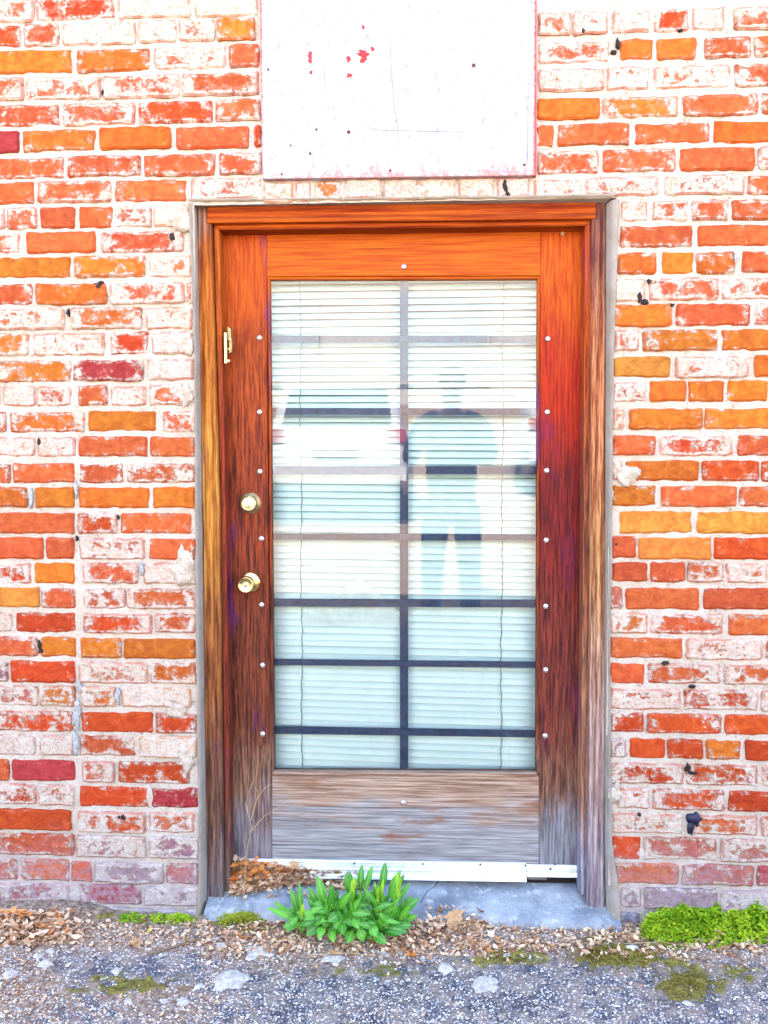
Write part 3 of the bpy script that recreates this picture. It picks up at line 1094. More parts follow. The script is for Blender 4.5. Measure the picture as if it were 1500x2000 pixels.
def ridged(name, xa, xb, ytop, ybot, mat, parent, prof, Y=DY, tilt=0):
    a, b = P(xa, ytop, Y), P(xb, ytop + tilt, Y)
    zb_ = P(xa, ybot, Y).z
    H = a.z - zb_
    vs, fs = [], []
    for p in (a, b):
        for t, d in prof:
            vs.append((p.x, Y - d, p.z - H * t))
    n = len(prof)
    for i in range(n - 1):
        fs.append((i, i + 1, n + i + 1, n + i))
    fs.append(tuple(range(n)))
    fs.append(tuple(range(2 * n - 1, n - 1, -1)))
    fs.append((0, n, 2 * n - 1, n - 1))
    o = mesh_obj(name, vs, fs, mat)
    o.parent = parent
    o.location = -door.location
    return o


prof = [(0, -.002), (0, .006), (.04, .009), (.12, .009), (.14, .006), (.20, .006), (.22, .0095), (.42, .0095), (.45, .013), (.50, .013), (.53, .0085), (.72, .0085), (.75, .016), (.80, .019), (.97, .021), (1.0, .020), (1.0, -.002)]
ds = ridged("drip_strip", 463, 1027, 1676, 1707, 'alu', door, prof, tilt=9)
prof2 = [(0, -.002), (0, .004), (.08, .007), (.45, .007), (.5, .003), (.56, .003), (.6, .010), (.9, .013), (1, .012), (1, -.002)]
ridged("drip_strip", 1028, 1126, 1688, 1709, 'alu', door, prof2, tilt=1.5)
for x, y in [(692, 1686), (826, 1687), (938, 1688), (1026, 1690), (575, 1684), (1075, 1697), (1084, 1688)]:
    o = lathe("screw", P(x, y, DY - .008), [(.0032, 0), (.0032, .0022), (.002, .003)], 'steel_bar', None, 10)
    o.parent = door
    o.location = -door.location
dpart("foot_gap", [(445, 1700), (1150, 1700), (1150, 1726), (445, 1722)], DY + .012, DY + .05, 'dark')
dpart("seal_block", [(1030, 1711), (1068, 1712), (1068, 1719), (1030, 1718)], DY - .004, DY + .01, simple("grey_seal", (.22, .22, .20), .9), .001)

# ------------------------------------------------------------------ BLINDS
bl = empty("window_blind", P(785, 545, .2))
props(bl, "white slatted window blind hanging closed behind the barred door glass", "blind")
BLY = .19
xl, xr = P(512, 1000, BLY).x, P(1066, 1000, BLY).x
ztop, zbot = P(780, 520, BLY).z, P(780, 1524, BLY).z
pitch = .0217
ns = int((ztop - zbot) / pitch)


def slat_mesh(L, wdt=.0295, ang=math.radians(51), nseg=10, R=None, bend=0.0, droop=0.0):
    vs, fs = [], []
    prof = []
    for k in range(5):
        t = k / 4 - .5
        # across the slat; top edge leans inwards, crowned outwards
        y = t * wdt * math.cos(ang)
        z = t * wdt * math.sin(ang)
        b = .0042 * (1 - (2 * t) ** 2)
        prof.append((y - b * math.sin(ang), z + b * math.cos(ang)))
    for i in range(nseg + 1):
        x = (i / nseg - .5) * L
        dz = droop * math.sin(i / nseg * math.pi) + bend * ((i / nseg - .5) * 2)
        for y, z in prof:
            vs.append((x, y, z + dz))
    for i in range(nseg):
        for k in range(4):
            fs.append((i * 5 + k, (i + 1) * 5 + k, (i + 1) * 5 + k + 1, i * 5 + k + 1))
    return vs, fs


RS = random.Random(5)
base_mesh = None
protos = []
for q in range(6):
    v, f = slat_mesh((xr - xl), ang=math.radians(RS.uniform(48, 53)), droop=RS.uniform(-.0015, .0005), bend=RS.uniform(-.001, .001))
    me = bpy.data.meshes.new("slat")
    me.from_pydata(v, [], f)
    me.polygons.foreach_set('use_smooth', [True] * len(me.polygons))
    me.materials.append(MAT['slat'])
    protos.append(me)
xm = (xl + xr) / 2
for i in range(ns + 1):
    z = ztop - pitch * i
    t = i / ns
    o = bpy.data.objects.new("slat", RS.choice(protos))
    COL.objects.link(o)
    o.parent = bl
    dz = 0
    if abs(z - P(780, 1250, BLY).z) < .03:
        dz = RS.uniform(-.004, .004)
    o.location = Vector((xm, BLY + RS.uniform(-.001, .001), z + dz)) - bl.location
    o.rotation_euler = (RS.uniform(-.05, .05), (t * .022 - .002) + RS.uniform(-.0025, .0025), 0)
    if RS.random() < .07:
        o.rotation_euler[0] += .18
MAT['cord'] = simple("blind_cord", (.30, .42, .46), .9, 0, .2, 200)
for x in (588, 981):
    q = P(x, 1000, BLY - .014)
    vs, fs = [], []
    zz = ztop
    i = 0
    n = 6
    while zz > zbot:
        off = .0015 * math.sin(zz * 90) + .002 * math.sin(zz * 13 + x)
        for k in range(n):
            a = 2 * math.pi * k / n
            rr = .0011 if i % 3 else .0016
            vs.append((q.x + off + rr * math.cos(a), BLY - .014 + rr * math.sin(a), zz))
        zz -= pitch / 3
        i += 1
    for j in range(i - 1):
        for k in range(n):
            fs.append((j * n + k, j * n + (k + 1) % n, (j + 1) * n + (k + 1) % n, (j + 1) * n + k))
    child(mesh_obj("ladder_cord", vs, fs, 'cord'), bl)
child(slab("bottom_rail", [(514, 1508), (1064, 1516), (1064, 1530), (514, 1524)], BLY - .014, BLY + .012, 'slat', None, .002), bl)


def film_mat():
    m = M("thin_milky_film")
    d = m.n('BsdfDiffuse', Color=(.74, .96, 1.0))
    t = m.n('BsdfTransparent', Color=(.97, 1, 1))
    n = m.noise(m.pos(), 25, 5, .7)
    mx = m.n('MixShader', Fac=m.math('ADD', .18, m.math('MULTIPLY', n, .3)), i1=t.outputs[0], i2=d.outputs[0])
    m.t.links.new(mx.outputs[0], m.out.inputs[0])
    return m.m


# sheet of paper tucked between bars and blind
pp = slab("paper_sheet", [(703, 1128), (786, 1200), (776, 1224), (604, 1222), (586, 1211)], BY + .018, BY + .0192, film_mat(), None, .0004)
props(pp, "thin milky sheet standing cornerwise between the bars and the blind", "paper")

# ------------------------------------------------------------------ CONCRETE STEP


def make_concrete():
    m = M("worn_concrete")
    p = m.pos()
    n1 = m.noise(p, 8, 7, .65)
    n2 = m.noise(p, 160, 5, .75)
    n3 = m.noise(p, 30, 6, .7)
    c = m.mix(m.step(n1, .35, .65), (.19, .23, .29), (.44, .49, .53))
    c = m.mix(m.step(n3, .54, .66), c, (.60, .64, .66))
    c = m.mix(m.math('MULTIPLY', m.step(n2, .55, .68), .7), c, (.13, .16, .20))
    return m.bsdf(c, .9, height=m.math('ADD', n2, m.math('MULTIPLY', n3, 1.5)), bump=.7, dist=.003, spec=.2)


MAT['concrete'] = make_concrete()
stp = empty("concrete_step", (0, .05, 0))
props(stp, "worn grey concrete door step with a crack, sloping out under the door", "step")
vs, fs = [], []
x0, x1 = P(398, 1790, -.02).x, P(1214, 1795, -.02).x
NX, NY = 120, 26


def step_h(u, y):
    return .036 + (y + .02) / .125 * .040 if y < .12 else .0808


for j in range(NY + 1):
    y = -.028 + (.30) * (j / NY) ** 1.3
    for i in range(NX + 1):
        x = x0 + (x1 - x0) * i / NX
        ed = .012 * mn.noise(Vector((x * 9, 2, 0))) + .005 * mn.noise(Vector((x * 40, 2, 0)))
        yy = y + ed * max(0, 1 - j / 5)
        z = step_h(0, y) + .0018 * mn.noise(Vector((x * 30, y * 30, 0)))
        if j == 0:
            z = -.02
        elif j == 1:
            z -= .012
        elif j == 2:
            z -= .003
        vs.append((x, yy, z))
for j in range(NY):
    for i in range(NX):
        fs.append((j * (NX + 1) + i, j * (NX + 1) + i + 1, (j + 1) * (NX + 1) + i + 1, (j + 1) * (NX + 1) + i))
child(mesh_obj("slab", vs, fs, 'concrete', None, smooth=True), stp)


def SG(px, py):
    """picture point on the step's sloping top"""
    d = ray(px, py)
    y = -.02
    for _ in range(12):
        z = step_h(0, y)
        v = CAM + d * ((z - CAM.z) / d.z)
        y = v.y
    return v


q = [SG(x, y) for x, y in [(856, 1722), (850, 1732), (836, 1740), (828, 1752), (822, 1764)]]
vs, fs = [], []
for i, v in enumerate(q):
    wd = .004 if i == 0 else .0022
    vs += [(v.x - wd, v.y, v.z + .0016), (v.x + wd, v.y, v.z + .0016)]
for i in range(len(q) - 1):
    fs.append((2 * i, 2 * i + 1, 2 * i + 3, 2 * i + 2))
child(mesh_obj("crack", vs, fs, 'crack'), stp)

# ------------------------------------------------------------------ LITTER, STONES, PLANTS


def sheet_mat(name, c1, c2, rough=.75, transl=.25):
    m = M(name)
    oi = m.n('ObjectInfo')
    at = m.n('Attribute', _attribute_name='tint')
    n = m.noise(m.pos(), 80, 4, .6)
    c = m.mix(at.outputs['Fac'], c1, c2)
    c = m.mix(m.math('MULTIPLY', m.step(n, .4, .7), .35), c, m.mix(1.0, c, (.5, .45, .4), 'MULTIPLY'))
    d = m.n('BsdfDiffuse', Color=c)
    t = m.n('BsdfTranslucent', Color=c)
    mx = m.n('MixShader', Fac=transl, i1=d.outputs[0], i2=t.outputs[0])
    m.t.links.new(mx.outputs[0], m.out.inputs[0])
    return m.m


def add_flake(V, Fs, T, c, L, W, yaw, R, lift, tint, curl=.5):
    """a curled scrap of leaf: 3x2 quads"""
    ca, sa = math.cos(yaw), math.sin(yaw)
    tl = R.uniform(-.5, .5)
    rl = R.uniform(-.6, .6)
    b = len(V)
    sh = (0.25, 1.0, .8, .1)
    for i in range(4):
        u = (i / 3 - .5) * L
        for j in (-1, 0, 1):
            v = j * W * .5 * sh[i] * R.uniform(.8, 1.2)
            z = curl * (abs(j) * W * .35) + tl * u + rl * v + curl * L * .25 * (2 * i / 3 - 1) ** 2
            V.append((c[0] + u * ca - v * sa, c[1] + u * sa + v * ca, c[2] + lift + max(-.002, z)))
            T.append(tint)
    for i in range(3):
        for j in range(2):
            Fs.append((b + i * 3 + j, b + (i + 1) * 3 + j, b + (i + 1) * 3 + j + 1, b + i * 3 + j + 1))


def tinted(name, V, Fs, T, mat, parent=None, smooth=True):
    o = mesh_obj(name, V, Fs, mat, parent, smooth)
    a = o.data.attributes.new('tint', 'FLOAT', 'POINT')
    if len(T) == len(o.data.vertices):
        a.data.foreach_set('value', T)
    return o


MAT['litter'] = sheet_mat("dead_leaf", (.32, .13, .05), (1.0, .80, .56))
RL = random.Random(11)


def ground_at(px, py):
    v = G(px, py, 0.0)
    for _ in range(4):
        v = G(px, py, gh(v.x, v.y))
    return v


V, Fs, T = [], [], []
cnt = 0


def scatter(n, region, size, density=None, hmax=.02, lift0=0.0, surf=ground_at, tint=None, Rr=RL):
    global V, Fs, T
    for _ in range(n):
        px = Rr.uniform(region[0], region[2])
        py = Rr.uniform(region[1], region[3])
        if density and Rr.random() > density(px, py):
            continue
        v = surf(px, py)
        if surf is ground_at and v.y > -.005 and 395 > px:
            continue
        L = Rr.uniform(*size) * Rr.choice([.6, 1, 1, 1.5])
        tt = Rr.random() ** 1.1 if tint is None else Rr.uniform(*tint)
        add_flake(V, Fs, T, v, L, L * Rr.uniform(.25, .7), Rr.uniform(0, 6.3), Rr, lift0 + Rr.random() ** 1.6 * hmax, tt, Rr.uniform(-.4, .9))


scatter(15000, (395, 1798, 1560, 1892), (.006, .018), lambda x, y: min(1, max(.06, (1876 - y + 12 * mn.noise(Vector((x * .012, 0, 0)))) / 28)) * (.42 + 1.1 * mn.noise(Vector((x * .02, y * .05, 1)))), .012)
scatter(2200, (-60, 1790, 175, 1852), (.010, .022), lambda x, y: 1.25 * blob(x, y, 50, 1812, 85, 30), .030)
scatter(2200, (-60, 1800, 420, 1850), (.006, .014), lambda x, y: .45, .008)
scatter(3200, (-60, 1850, 420, 2010), (.004, .010), lambda x, y: max(.12, blob(x, y, 20, 1930, 90, 60)), .004)
scatter(3200, (420, 1850, 1560, 2010), (.003, .009), lambda x, y: .30 if y < 1890 else .07, .003)
scatter(700, (820, 1775, 960, 1838), (.010, .022), lambda x, y: blob(x, y, 885, 1805, 45, 22), .030)
scatter(500, (540, 1800, 860, 1865), (.010, .020), lambda x, y: .8, .014)


def sweep_h(px, py):
    v = SG(px, py)
    k = max(0.0, 1 - (px - 452) / 210)
    v.z += k * .042 * max(0, min(1, (1752 - py) / 40))
    v.y = min(v.y, .095)
    return v


scatter(4200, (452, 1712, 700, 1754), (.009, .024), lambda x, y: 1.0 if y < 1752 - (x - 452) * .13 and y > 1700 + (x - 452) * .04 else (.1 if y > 1750 else .0), .030, 0, sweep_h)
scatter(700, (640, 1718, 720, 1740), (.006, .014), lambda x, y: .8, .015, 0, lambda a, b: SG(a, b))
V0, F0, T0 = V, Fs, T
V, Fs, T = [], [], []
scatter(420, (452, 1712, 600, 1748), (.016, .034), lambda x, y: 1.0 if y < 1745 - (x - 452) * .15 else 0, .036, 0, sweep_h)
scatter(120, (-40, 1795, 130, 1835), (.016, .030), lambda x, y: .6, .035)
scatter(150, (450, 1800, 1000, 1868), (.010, .020), lambda x, y: .5, .012)
ol = tinted("rust_leaf_pile", V, Fs, T, sheet_mat("rust_leaf", (.60, .17, .035), (.90, .50, .20)))
props(ol, "rust orange curled leaves heaped in the left corner of the door and by the left edge", "leaf litter", kind='stuff')
V, Fs, T = V0, F0, T0
lit = tinted("leaf_litter", V, Fs, T, 'litter')
props(lit, "brown shredded dead leaves drifted along the step and the wall foot", "leaf litter", kind='stuff')

# gravel
MAT['gravel'] = sheet_mat("pale_gravel", (.22, .23, .28), (.88, .87, .82), transl=0)


def pebble(V, Fs, T, c, r, R, tint, flat=.6):
    b = len(V)
    yaw = R.uniform(0, 6.3)
    n = 6
    V.append((c[0], c[1], c[2] + r * flat))
    T.append(tint)
    for ring, (rr, zz) in enumerate(((.7, .75), (1.0, .1), (.7, -.5))):
        for k in range(n):
            a = yaw + k * 6.283 / n
            q = r * rr * R.uniform(.75, 1.2)
            V.append((c[0] + q * math.cos(a) * 1.15, c[1] + q * math.sin(a), c[2] + r * flat * zz * R.uniform(.8, 1.1)))
            T.append(tint)
    for k in range(n):
        k2 = (k + 1) % n
        Fs.append((b, b + 1 + k, b + 1 + k2))
        for s in (0, 1):
            Fs.append((b + 1 + s * n + k, b + 1 + (s + 1) * n + k, b + 1 + (s + 1) * n + k2, b + 1 + s * n + k2))


V, Fs, T = [], [], []
for _ in range(17000):
    px, py = RL.uniform(-80, 1580), RL.uniform(1800, 2015)
    v = ground_at(px, py)
    if v.y > -.01:
        continue
    r = RL.choice([.0013, .0017, .0021, .0027]) * RL.uniform(.7, 1.15)
    pebble(V, Fs, T, v, r, RL, RL.random() ** 1.2, .55)
gv = tinted("gravel", V, Fs, T, 'gravel', None, False)
props(gv, "fine pale grit lying loose on the asphalt", "gravel", kind='stuff')

# single stones and scraps one can point to
MAT['white_stone'] = simple("chalky_stone", (.84, .81, .74), .9, 0, .22, 90, .9, .004)
STN = [(90, 1883, 15, "largest of the round white pebbles near the left edge"), (75, 1868, 11, "white pebble just above the largest pebble by the left edge"), (227, 1897, 11, "flat white pebble left of the brown twig's lower end"),
       (388, 1928, 10, "small white pebble alone on asphalt below the twig"), (357, 1957, 12, "white pebble close to the bottom edge left of centre"), (505, 1858, 32, "big flat chunk of pale rubble in front of the left step end"),
       (652, 1872, 26, "pale crumbled rubble piece below the green plant"), (455, 1912, 34, "broad low patch of white rubble on the open asphalt"), (945, 1924, 36, "broad cream coloured stone flush in the asphalt right of centre"), (876, 1818, 9, "little white chip beside the crumpled brown leaf"),
       (1235, 1852, 13, "grey white stone at the edge of the olive moss"), (870, 1893, 18, "low white stone between plant and cream stone"), (320, 1956, 8, "tiny white pebble left of the one near the bottom edge"), (250, 1956, 8, "small white pebble near the bottom left corner"), (1342, 1960, 9, "small pale pebble near the bottom right"),
       (432, 1848, 12, "whitish stone right above the twig tip"), (100, 1858, 10, "small pale pebble topmost at the left edge"), (20, 1905, 16, "pale stone cut by the left picture edge")]
for i, (x, y, r, lab) in enumerate(STN):
    c = ground_at(x, y)
    V, Fs = [], []
    R = random.Random(i)
    n = 12 if r < 20 else 20
    rr = [.95 + .75 * mn.noise(Vector((math.cos(6.283 * q / n) * 1.2 + i, math.sin(6.283 * q / n) * 1.2, 1))) + R.uniform(-.08, .08) for q in range(n)]
    sz = r * .00142
    hh = .0045 if r > 20 else sz * .45
    V.append((0, 0, hh * 1.0))
    for ring, (k_, z_) in enumerate(((.45, .95), (.8, .7), (1, .05), (.9, -.6))):
        for k in range(n):
            a = 6.283 * k / n
            V.append((sz * k_ * rr[k] * math.cos(a), sz * .85 * k_ * rr[k] * math.sin(a), hh * z_ * R.uniform(.7, 1.15)))
    for k in range(n):
        k2 = (k + 1) % n
        Fs.append((0, 1 + k, 1 + k2))
        for s in range(3):
            Fs.append((1 + s * n + k, 1 + (s + 1) * n + k, 1 + (s + 1) * n + k2, 1 + s * n + k2))
    o = mesh_obj("stone", V, Fs, 'white_stone', None, True)
    o.location = c
    props(o, lab, "stone", group="loose pale stones on the asphalt")

# single leaves


def leaf_mesh(V, Fs, base, tip, width, bend, up=Vector((0, 0, 1)), fold=.25, n=7, shape=1.0):
    """lanceolate leaf from base to tip, arched by bend along 'up', folded on its midrib"""
    ax = tip - base
    L = ax.length
    ax.normalize()
    side = ax.cross(up)
    if side.length < .1:
        side = ax.cross(Vector((0, 1, 0)))
    side.normalize()
    nrm = side.cross(ax).normalized()
    b = len(V)
    for i in range(n + 1):
        t = i / n
        wd = width * .5 * (math.sin(math.pi * min(1, t ** 1.25 * .97 + .02)) ** .9) * shape
        wd = max(wd, width * .05 if t < .5 else 0.0002)
        c = base + ax * (L * t) + nrm * (bend * L * (4 * t * (1 - t)))
        V.append(c - side * wd + nrm * wd * fold)
        V.append(c)
        V.append(c + side * wd + nrm * wd * fold)
    for i in range(n):
        for j in range(2):
            Fs.append((b + i * 3 + j, b + i * 3 + j + 1, b + (i + 1) * 3 + j + 1, b + (i + 1) * 3 + j))


def green_mat(name, c1, c2, vein=None, transl=.3, rough=.45):
    m = M(name)
    oi = m.n('ObjectInfo')
    n = m.noise(m.pos(), 35, 4, .6)
    n2 = m.noise(m.pos(), 260, 3, .6)
    f = m.math('ADD', m.math('MULTIPLY', oi.outputs['Random'], .7), m.math('MULTIPLY', n, .4))
    c = m.mix(m.math('MINIMUM', f, 1.0), c1, c2)
    va = m.n('Attribute', _attribute_name='vein')
    c = m.mix(m.math('MULTIPLY', m.step(va.outputs['Fac'], .72, .92), .40), c, (.30, .50, .14))
    b = m.n('BsdfPrincipled', Roughness=rough)
    m.set(b.inputs['Base Color'], c)
    bp = m.n('Bump', Strength=.3, Distance=.001, Height=n2)
    m.t.links.new(bp.outputs[0], b.inputs['Normal'])
    t = m.n('BsdfTranslucent', Color=c)
    mx = m.n('MixShader', Fac=transl, i1=b.outputs[0], i2=t.outputs[0])
    m.t.links.new(mx.outputs[0], m.out.inputs[0])
    return m.m


MAT['leaf_green'] = green_mat("fresh_leaf", (.015, .17, .010), (.10, .40, .02))
MAT['leaf_young'] = green_mat("young_leaf", (.20, .45, .02), (.34, .56, .04))
MAT['stem'] = simple("pale_stem", (.35, .45, .12), .6)
plant = empty("broadleaf_weed", ground_at(690, 1822))
props(plant, "bright green leafy weed growing in front of the step below the door", "plant")
CROWNS = [(587, 1808), (632, 1812), (672, 1818), (705, 1822), (742, 1818), (772, 1806), (690, 1800), (728, 1796), (655, 1800)]
MAN = [(521, 1772, 583, 1802, 11, -.08), (534, 1759, 583, 1803, 11, -.06), (567, 1734, 587, 1802, 14, -.04), (585, 1724, 588, 1798, 13, -.05), (620, 1710, 637, 1776, 18, -.06), (601, 1731, 632, 1788, 13, -.05),
       (674, 1705, 690, 1765, 16, -.05), (682, 1700, 692, 1770, 15, -.04), (707, 1688, 704, 1745, 14, -.04), (728, 1690, 712, 1745, 12, -.04), (753, 1683, 745, 1745, 15, -.05), (783, 1700, 757, 1758, 16, -.05), (790, 1706, 762, 1768, 13, -.04),
       (802, 1724, 765, 1775, 12, -.05), (819, 1753, 779, 1788, 16, -.07), (806, 1749, 776, 1786, 13, -.06), (816, 1788, 770, 1803, 15, -.09), (805, 1807, 760, 1812, 17, -.11), (795, 1820, 752, 1812, 20, -.12), (755, 1843, 722, 1818, 18, -.14),
       (710, 1840, 700, 1806, 17, -.14), (679, 1843, 690, 1815, 17, -.15), (651, 1842, 647, 1815, 14, -.15), (623, 1836, 634, 1810, 16, -.14), (598, 1825, 628, 1803, 19, -.12), (553, 1811, 585, 1802, 15, -.10), (628, 1797, 655, 1785, 16, -.11),
       (740, 1722, 738, 1790, 15, -.06), (688, 1730, 692, 1790, 14, -.07), (772, 1722, 768, 1790, 14, -.07), (608, 1770, 640, 1795, 12, -.09), (722, 1757, 714, 1808, 13, -.09), (703, 1768, 708, 1812, 11, -.10), (686, 1757, 684, 1805, 11, -.10),
       (726, 1742, 706, 1760, 12, -.10), (612, 1762, 636, 1774, 13, -.09), (648, 1725, 650, 1790, 12, -.06), (745, 1780, 742, 1816, 10, -.11), (668, 1826, 668, 1802, 17, -.15), (735, 1830, 725, 1806, 18, -.15), (765, 1795, 735, 1812, 11, -.12), (640, 1800, 668, 1782, 18, -.12),
       (700, 1815, 690, 1790, 16, -.13), (655, 1815, 664, 1790, 15, -.13)]
RP = random.Random(3)


def add_leaf(tx, ty, bx, by, wpx, Y, mat='leaf_green', bend=None):
    tip = P(tx, ty, Y + RP.uniform(-.015, .01))
    base = P(bx, by, Y * .45 - .045)
    low = ty > by
    if tip.z < gh(tip.x, tip.y) + .006:
        tip.z = gh(tip.x, tip.y) + .006
    V, Fs = [], []
    leaf_mesh(V, Fs, base, tip, wpx * .00155, bend if bend is not None else RP.uniform(.04, .16) * (1.4 if low else 1), up=Vector((RP.uniform(-.2, .2), -.75, .65)), fold=RP.uniform(.05, .32))
    o = mesh_obj("leaf", V, Fs, mat, None, True)
    va_ = o.data.attributes.new('vein', 'FLOAT', 'POINT')
    va_.data.foreach_set('value', [1.0 if i % 3 == 1 else 0.0 for i in range(len(V))])
    return child(o, plant)


for a in MAN:
    add_leaf(*a)
for _ in range(300):
    cx_, cy_ = RP.choice(CROWNS)
    cx_ += RP.uniform(-12, 12)
    cy_ += RP.uniform(-30, 6)
    a = math.radians(RP.uniform(-160, 160))
    L = RP.uniform(26, 56)
    tx, ty = cx_ + math.sin(a) * L * .85, cy_ - math.cos(a) * L * (1 if math.cos(a) > 0 else .45)
    if tx < 535 or tx > 808 or ty > 1838 or ty < 1700:
        continue
    if tx < 640 and ty < 1735 + (640 - tx) * .35:
        continue
    add_leaf(tx, ty, cx_, cy_, RP.uniform(9, 14), RP.uniform(-.12, -.01))
for x, y in [(587, 1800), (738, 1790), (737, 1765), (745, 1755), (692, 1760), (640, 1788), (684, 1795), (778, 1760), (703, 1800), (741, 1800), (780, 1745), (690, 1745)]:
    for k in range(3):
        add_leaf(x + RP.uniform(-7, 7), y - RP.uniform(28, 44), x, y, RP.uniform(6, 9), -.09, 'leaf_young')
for cx_, cy_ in CROWNS:
    b0 = ground_at(cx_, cy_ + 4)
    t0 = P(cx_ + RP.uniform(-4, 4), cy_ - 40, -.06)
    vs, fs = [], []
    for p_, r_ in ((b0 - Vector((0, 0, .01)), .0028), (b0.lerp(t0, .5), .0024), (t0, .0014)):
        for k in range(6):
            a = k * math.pi / 3
            vs.append((p_.x + r_ * math.cos(a), p_.y + r_ * math.sin(a), p_.z))
    for s in range(2):
        for k in range(6):
            fs.append((s * 6 + k, s * 6 + (k + 1) % 6, (s + 1) * 6 + (k + 1) % 6, (s + 1) * 6 + k))
    child(mesh_obj("stem", vs, fs, 'stem'), plant)

# low lacy ground cover


def tuft(name, region, n, label, mat, hmax, leaf=(.004, .008), dens=None, cat="weed", kind='stuff', surf=ground_at, seed=1):
    R = random.Random(seed)
    V, Fs = [], []
    for _ in range(n):
        px, py = R.uniform(region[0], region[2]), R.uniform(region[1], region[3])
        k = dens(px, py) if dens else 1
        if R.random() > k:
            continue
        b = surf(px, py)
        h = hmax * (.15 + .85 * R.random()) * min(1, k * 1.2) * (.74 + .42 * mn.noise(Vector((px * .022, 7, 0))) + .2 * mn.noise(Vector((px * .09, 3, 0))) if hmax > .05 else 1)
        c = Vector((b.x + R.uniform(-.006, .006), min(b.y + R.uniform(-.008, .008), -.004 if surf is ground_at else 9), b.z + h))
        for q in range(3):
            a = R.uniform(0, 6.28)
            L = R.uniform(*leaf)
            d = Vector((math.cos(a), math.sin(a), R.uniform(-.2, .6)))
            d.normalize()
            leaf_mesh(V, Fs, c, c + d * L, L * .8, .1, n=2, fold=.2)
    o = mesh_obj(name, V, Fs, mat, None, False)
    props(o, label, cat, kind=kind)
    return o


def tint_green(name, c1, c2):
    m = M(name)
    n = m.noise(m.pos(), 110, 4, .7)
    n2 = m.noise(m.pos(), 18, 3, .6)
    c = m.mix(m.step(m.math('ADD', m.math('MULTIPLY', n, .6), m.math('MULTIPLY', n2, .4)), .38, .62), c1, c2)
    d = m.n('BsdfDiffuse', Color=c)
    t = m.n('BsdfTranslucent', Color=c)
    mx = m.n('MixShader', Fac=.3, i1=d.outputs[0], i2=t.outputs[0])
    m.t.links.new(mx.outputs[0], m.out.inputs[0])
    return m.m


MAT['clover'] = tint_green("lime_ground_cover", (.10, .28, .010), (.52, .66, .04))
MAT['mossg'] = tint_green("moss_fronds", (.16, .22, .01), (.46, .48, .05))
MAT['moss_o'] = tint_green("olive_moss", (.08, .065, .008), (.26, .21, .03))


def cdens(x, y):
    return max(0, min(1, (1.5 + .9 * mn.noise(Vector((x * .05, y * .08, 2)))) * max(blob(x, y, 1330, 1815, 62, 27), blob(x, y, 1450, 1812, 60, 28), .8 * blob(x, y, 1395, 1822, 60, 24), .7 * blob(x, y, 1275, 1826, 24, 18)) - .22))


tuft("ground_cover", (1235, 1790, 1560, 1856), 12500, "lime green lacy ground cover growing against the right wall foot", 'clover', .085, (.006, .011), cdens, "ground cover", seed=2)
tuft("moss_cushion", (425, 1786, 520, 1806), 1500, "yellow green mossy weed beside the left foot of the frame", 'mossg', .020, (.004, .007), lambda x, y: blob(x, y, 468, 1795, 45, 12) * 1.4, "moss", seed=3)
tuft("wall_weed", (230, 1790, 385, 1806), 620, "thin line of small yellow green weeds along the left wall foot", 'clover', .018, (.004, .008), lambda x, y: 1.2 * max(blob(x, y, 258, 1797, 22, 9), blob(x, y, 350, 1800, 22, 10), blob(x, y, 310, 1799, 20, 6)), "weed", seed=4)
tuft("olive_moss", (1100, 1835, 1300, 1900), 2600, "olive brown moss patch on asphalt in front of the step's right end", 'moss_o', .006, (.002, .004), lambda x, y: 1.2 * blob(x, y, 1200, 1867, 85, 22), "moss", seed=5)
tuft("olive_moss", (1270, 1890, 1430, 1965), 1800, "ragged olive moss patch nearest the bottom right corner", 'moss_o', .005, (.002, .004), lambda x, y: blob(x, y, 1345, 1925, 60, 32), "moss", seed=6)
tuft("small_weed", (960, 1795, 1010, 1812), 160, "small lime weed in the litter under the step's middle", 'clover', .02, (.005, .009), lambda x, y: blob(x, y, 985, 1804, 16, 8), "weed", seed=7)

# crumpled and single dead leaves
MAT['tan_leaf'] = sheet_mat("tan_leaf", (.50, .32, .17), (.66, .50, .32))
MAT['orange_leaf'] = sheet_mat("orange_leaf", (.55, .22, .06), (.62, .32, .12))
MAT['yellow_leaf'] = sheet_mat("yellow_leaf", (.68, .55, .10), (.72, .62, .18))


def lobed_leaf(px, py, r, label, mat, seed, tilt=.2, surf=ground_at, lift=.005):
    R = random.Random(seed)
    c = surf(px, py)
    n = 20
    V = [(0, 0, 0)]
    for k in range(n):
        a = 6.283 * k / n
        q = r * (1.0 if k % 4 == 0 else (.62 if k % 2 else .8)) * R.uniform(.85, 1.1)
        V.append((q * math.cos(a) * 1.2, q * math.sin(a), r * .35 * abs(math.sin(a * 1.5 + seed)) * R.uniform(.6, 1.2)))
    Fs = [(0, 1 + k, 1 + (k + 1) % n) for k in range(n)]
    o = mesh_obj("dead_leaf", V, Fs, mat, None, False)
    # stalk
    a = R.uniform(0, 6.28)
    o.location = c + Vector((0, 0, lift))
    o.rotation_euler = (R.uniform(-tilt, tilt) + .15, R.uniform(-tilt, tilt), R.uniform(0, 6))
    props(o, label, "leaf", group="single fallen leaves")
    return o


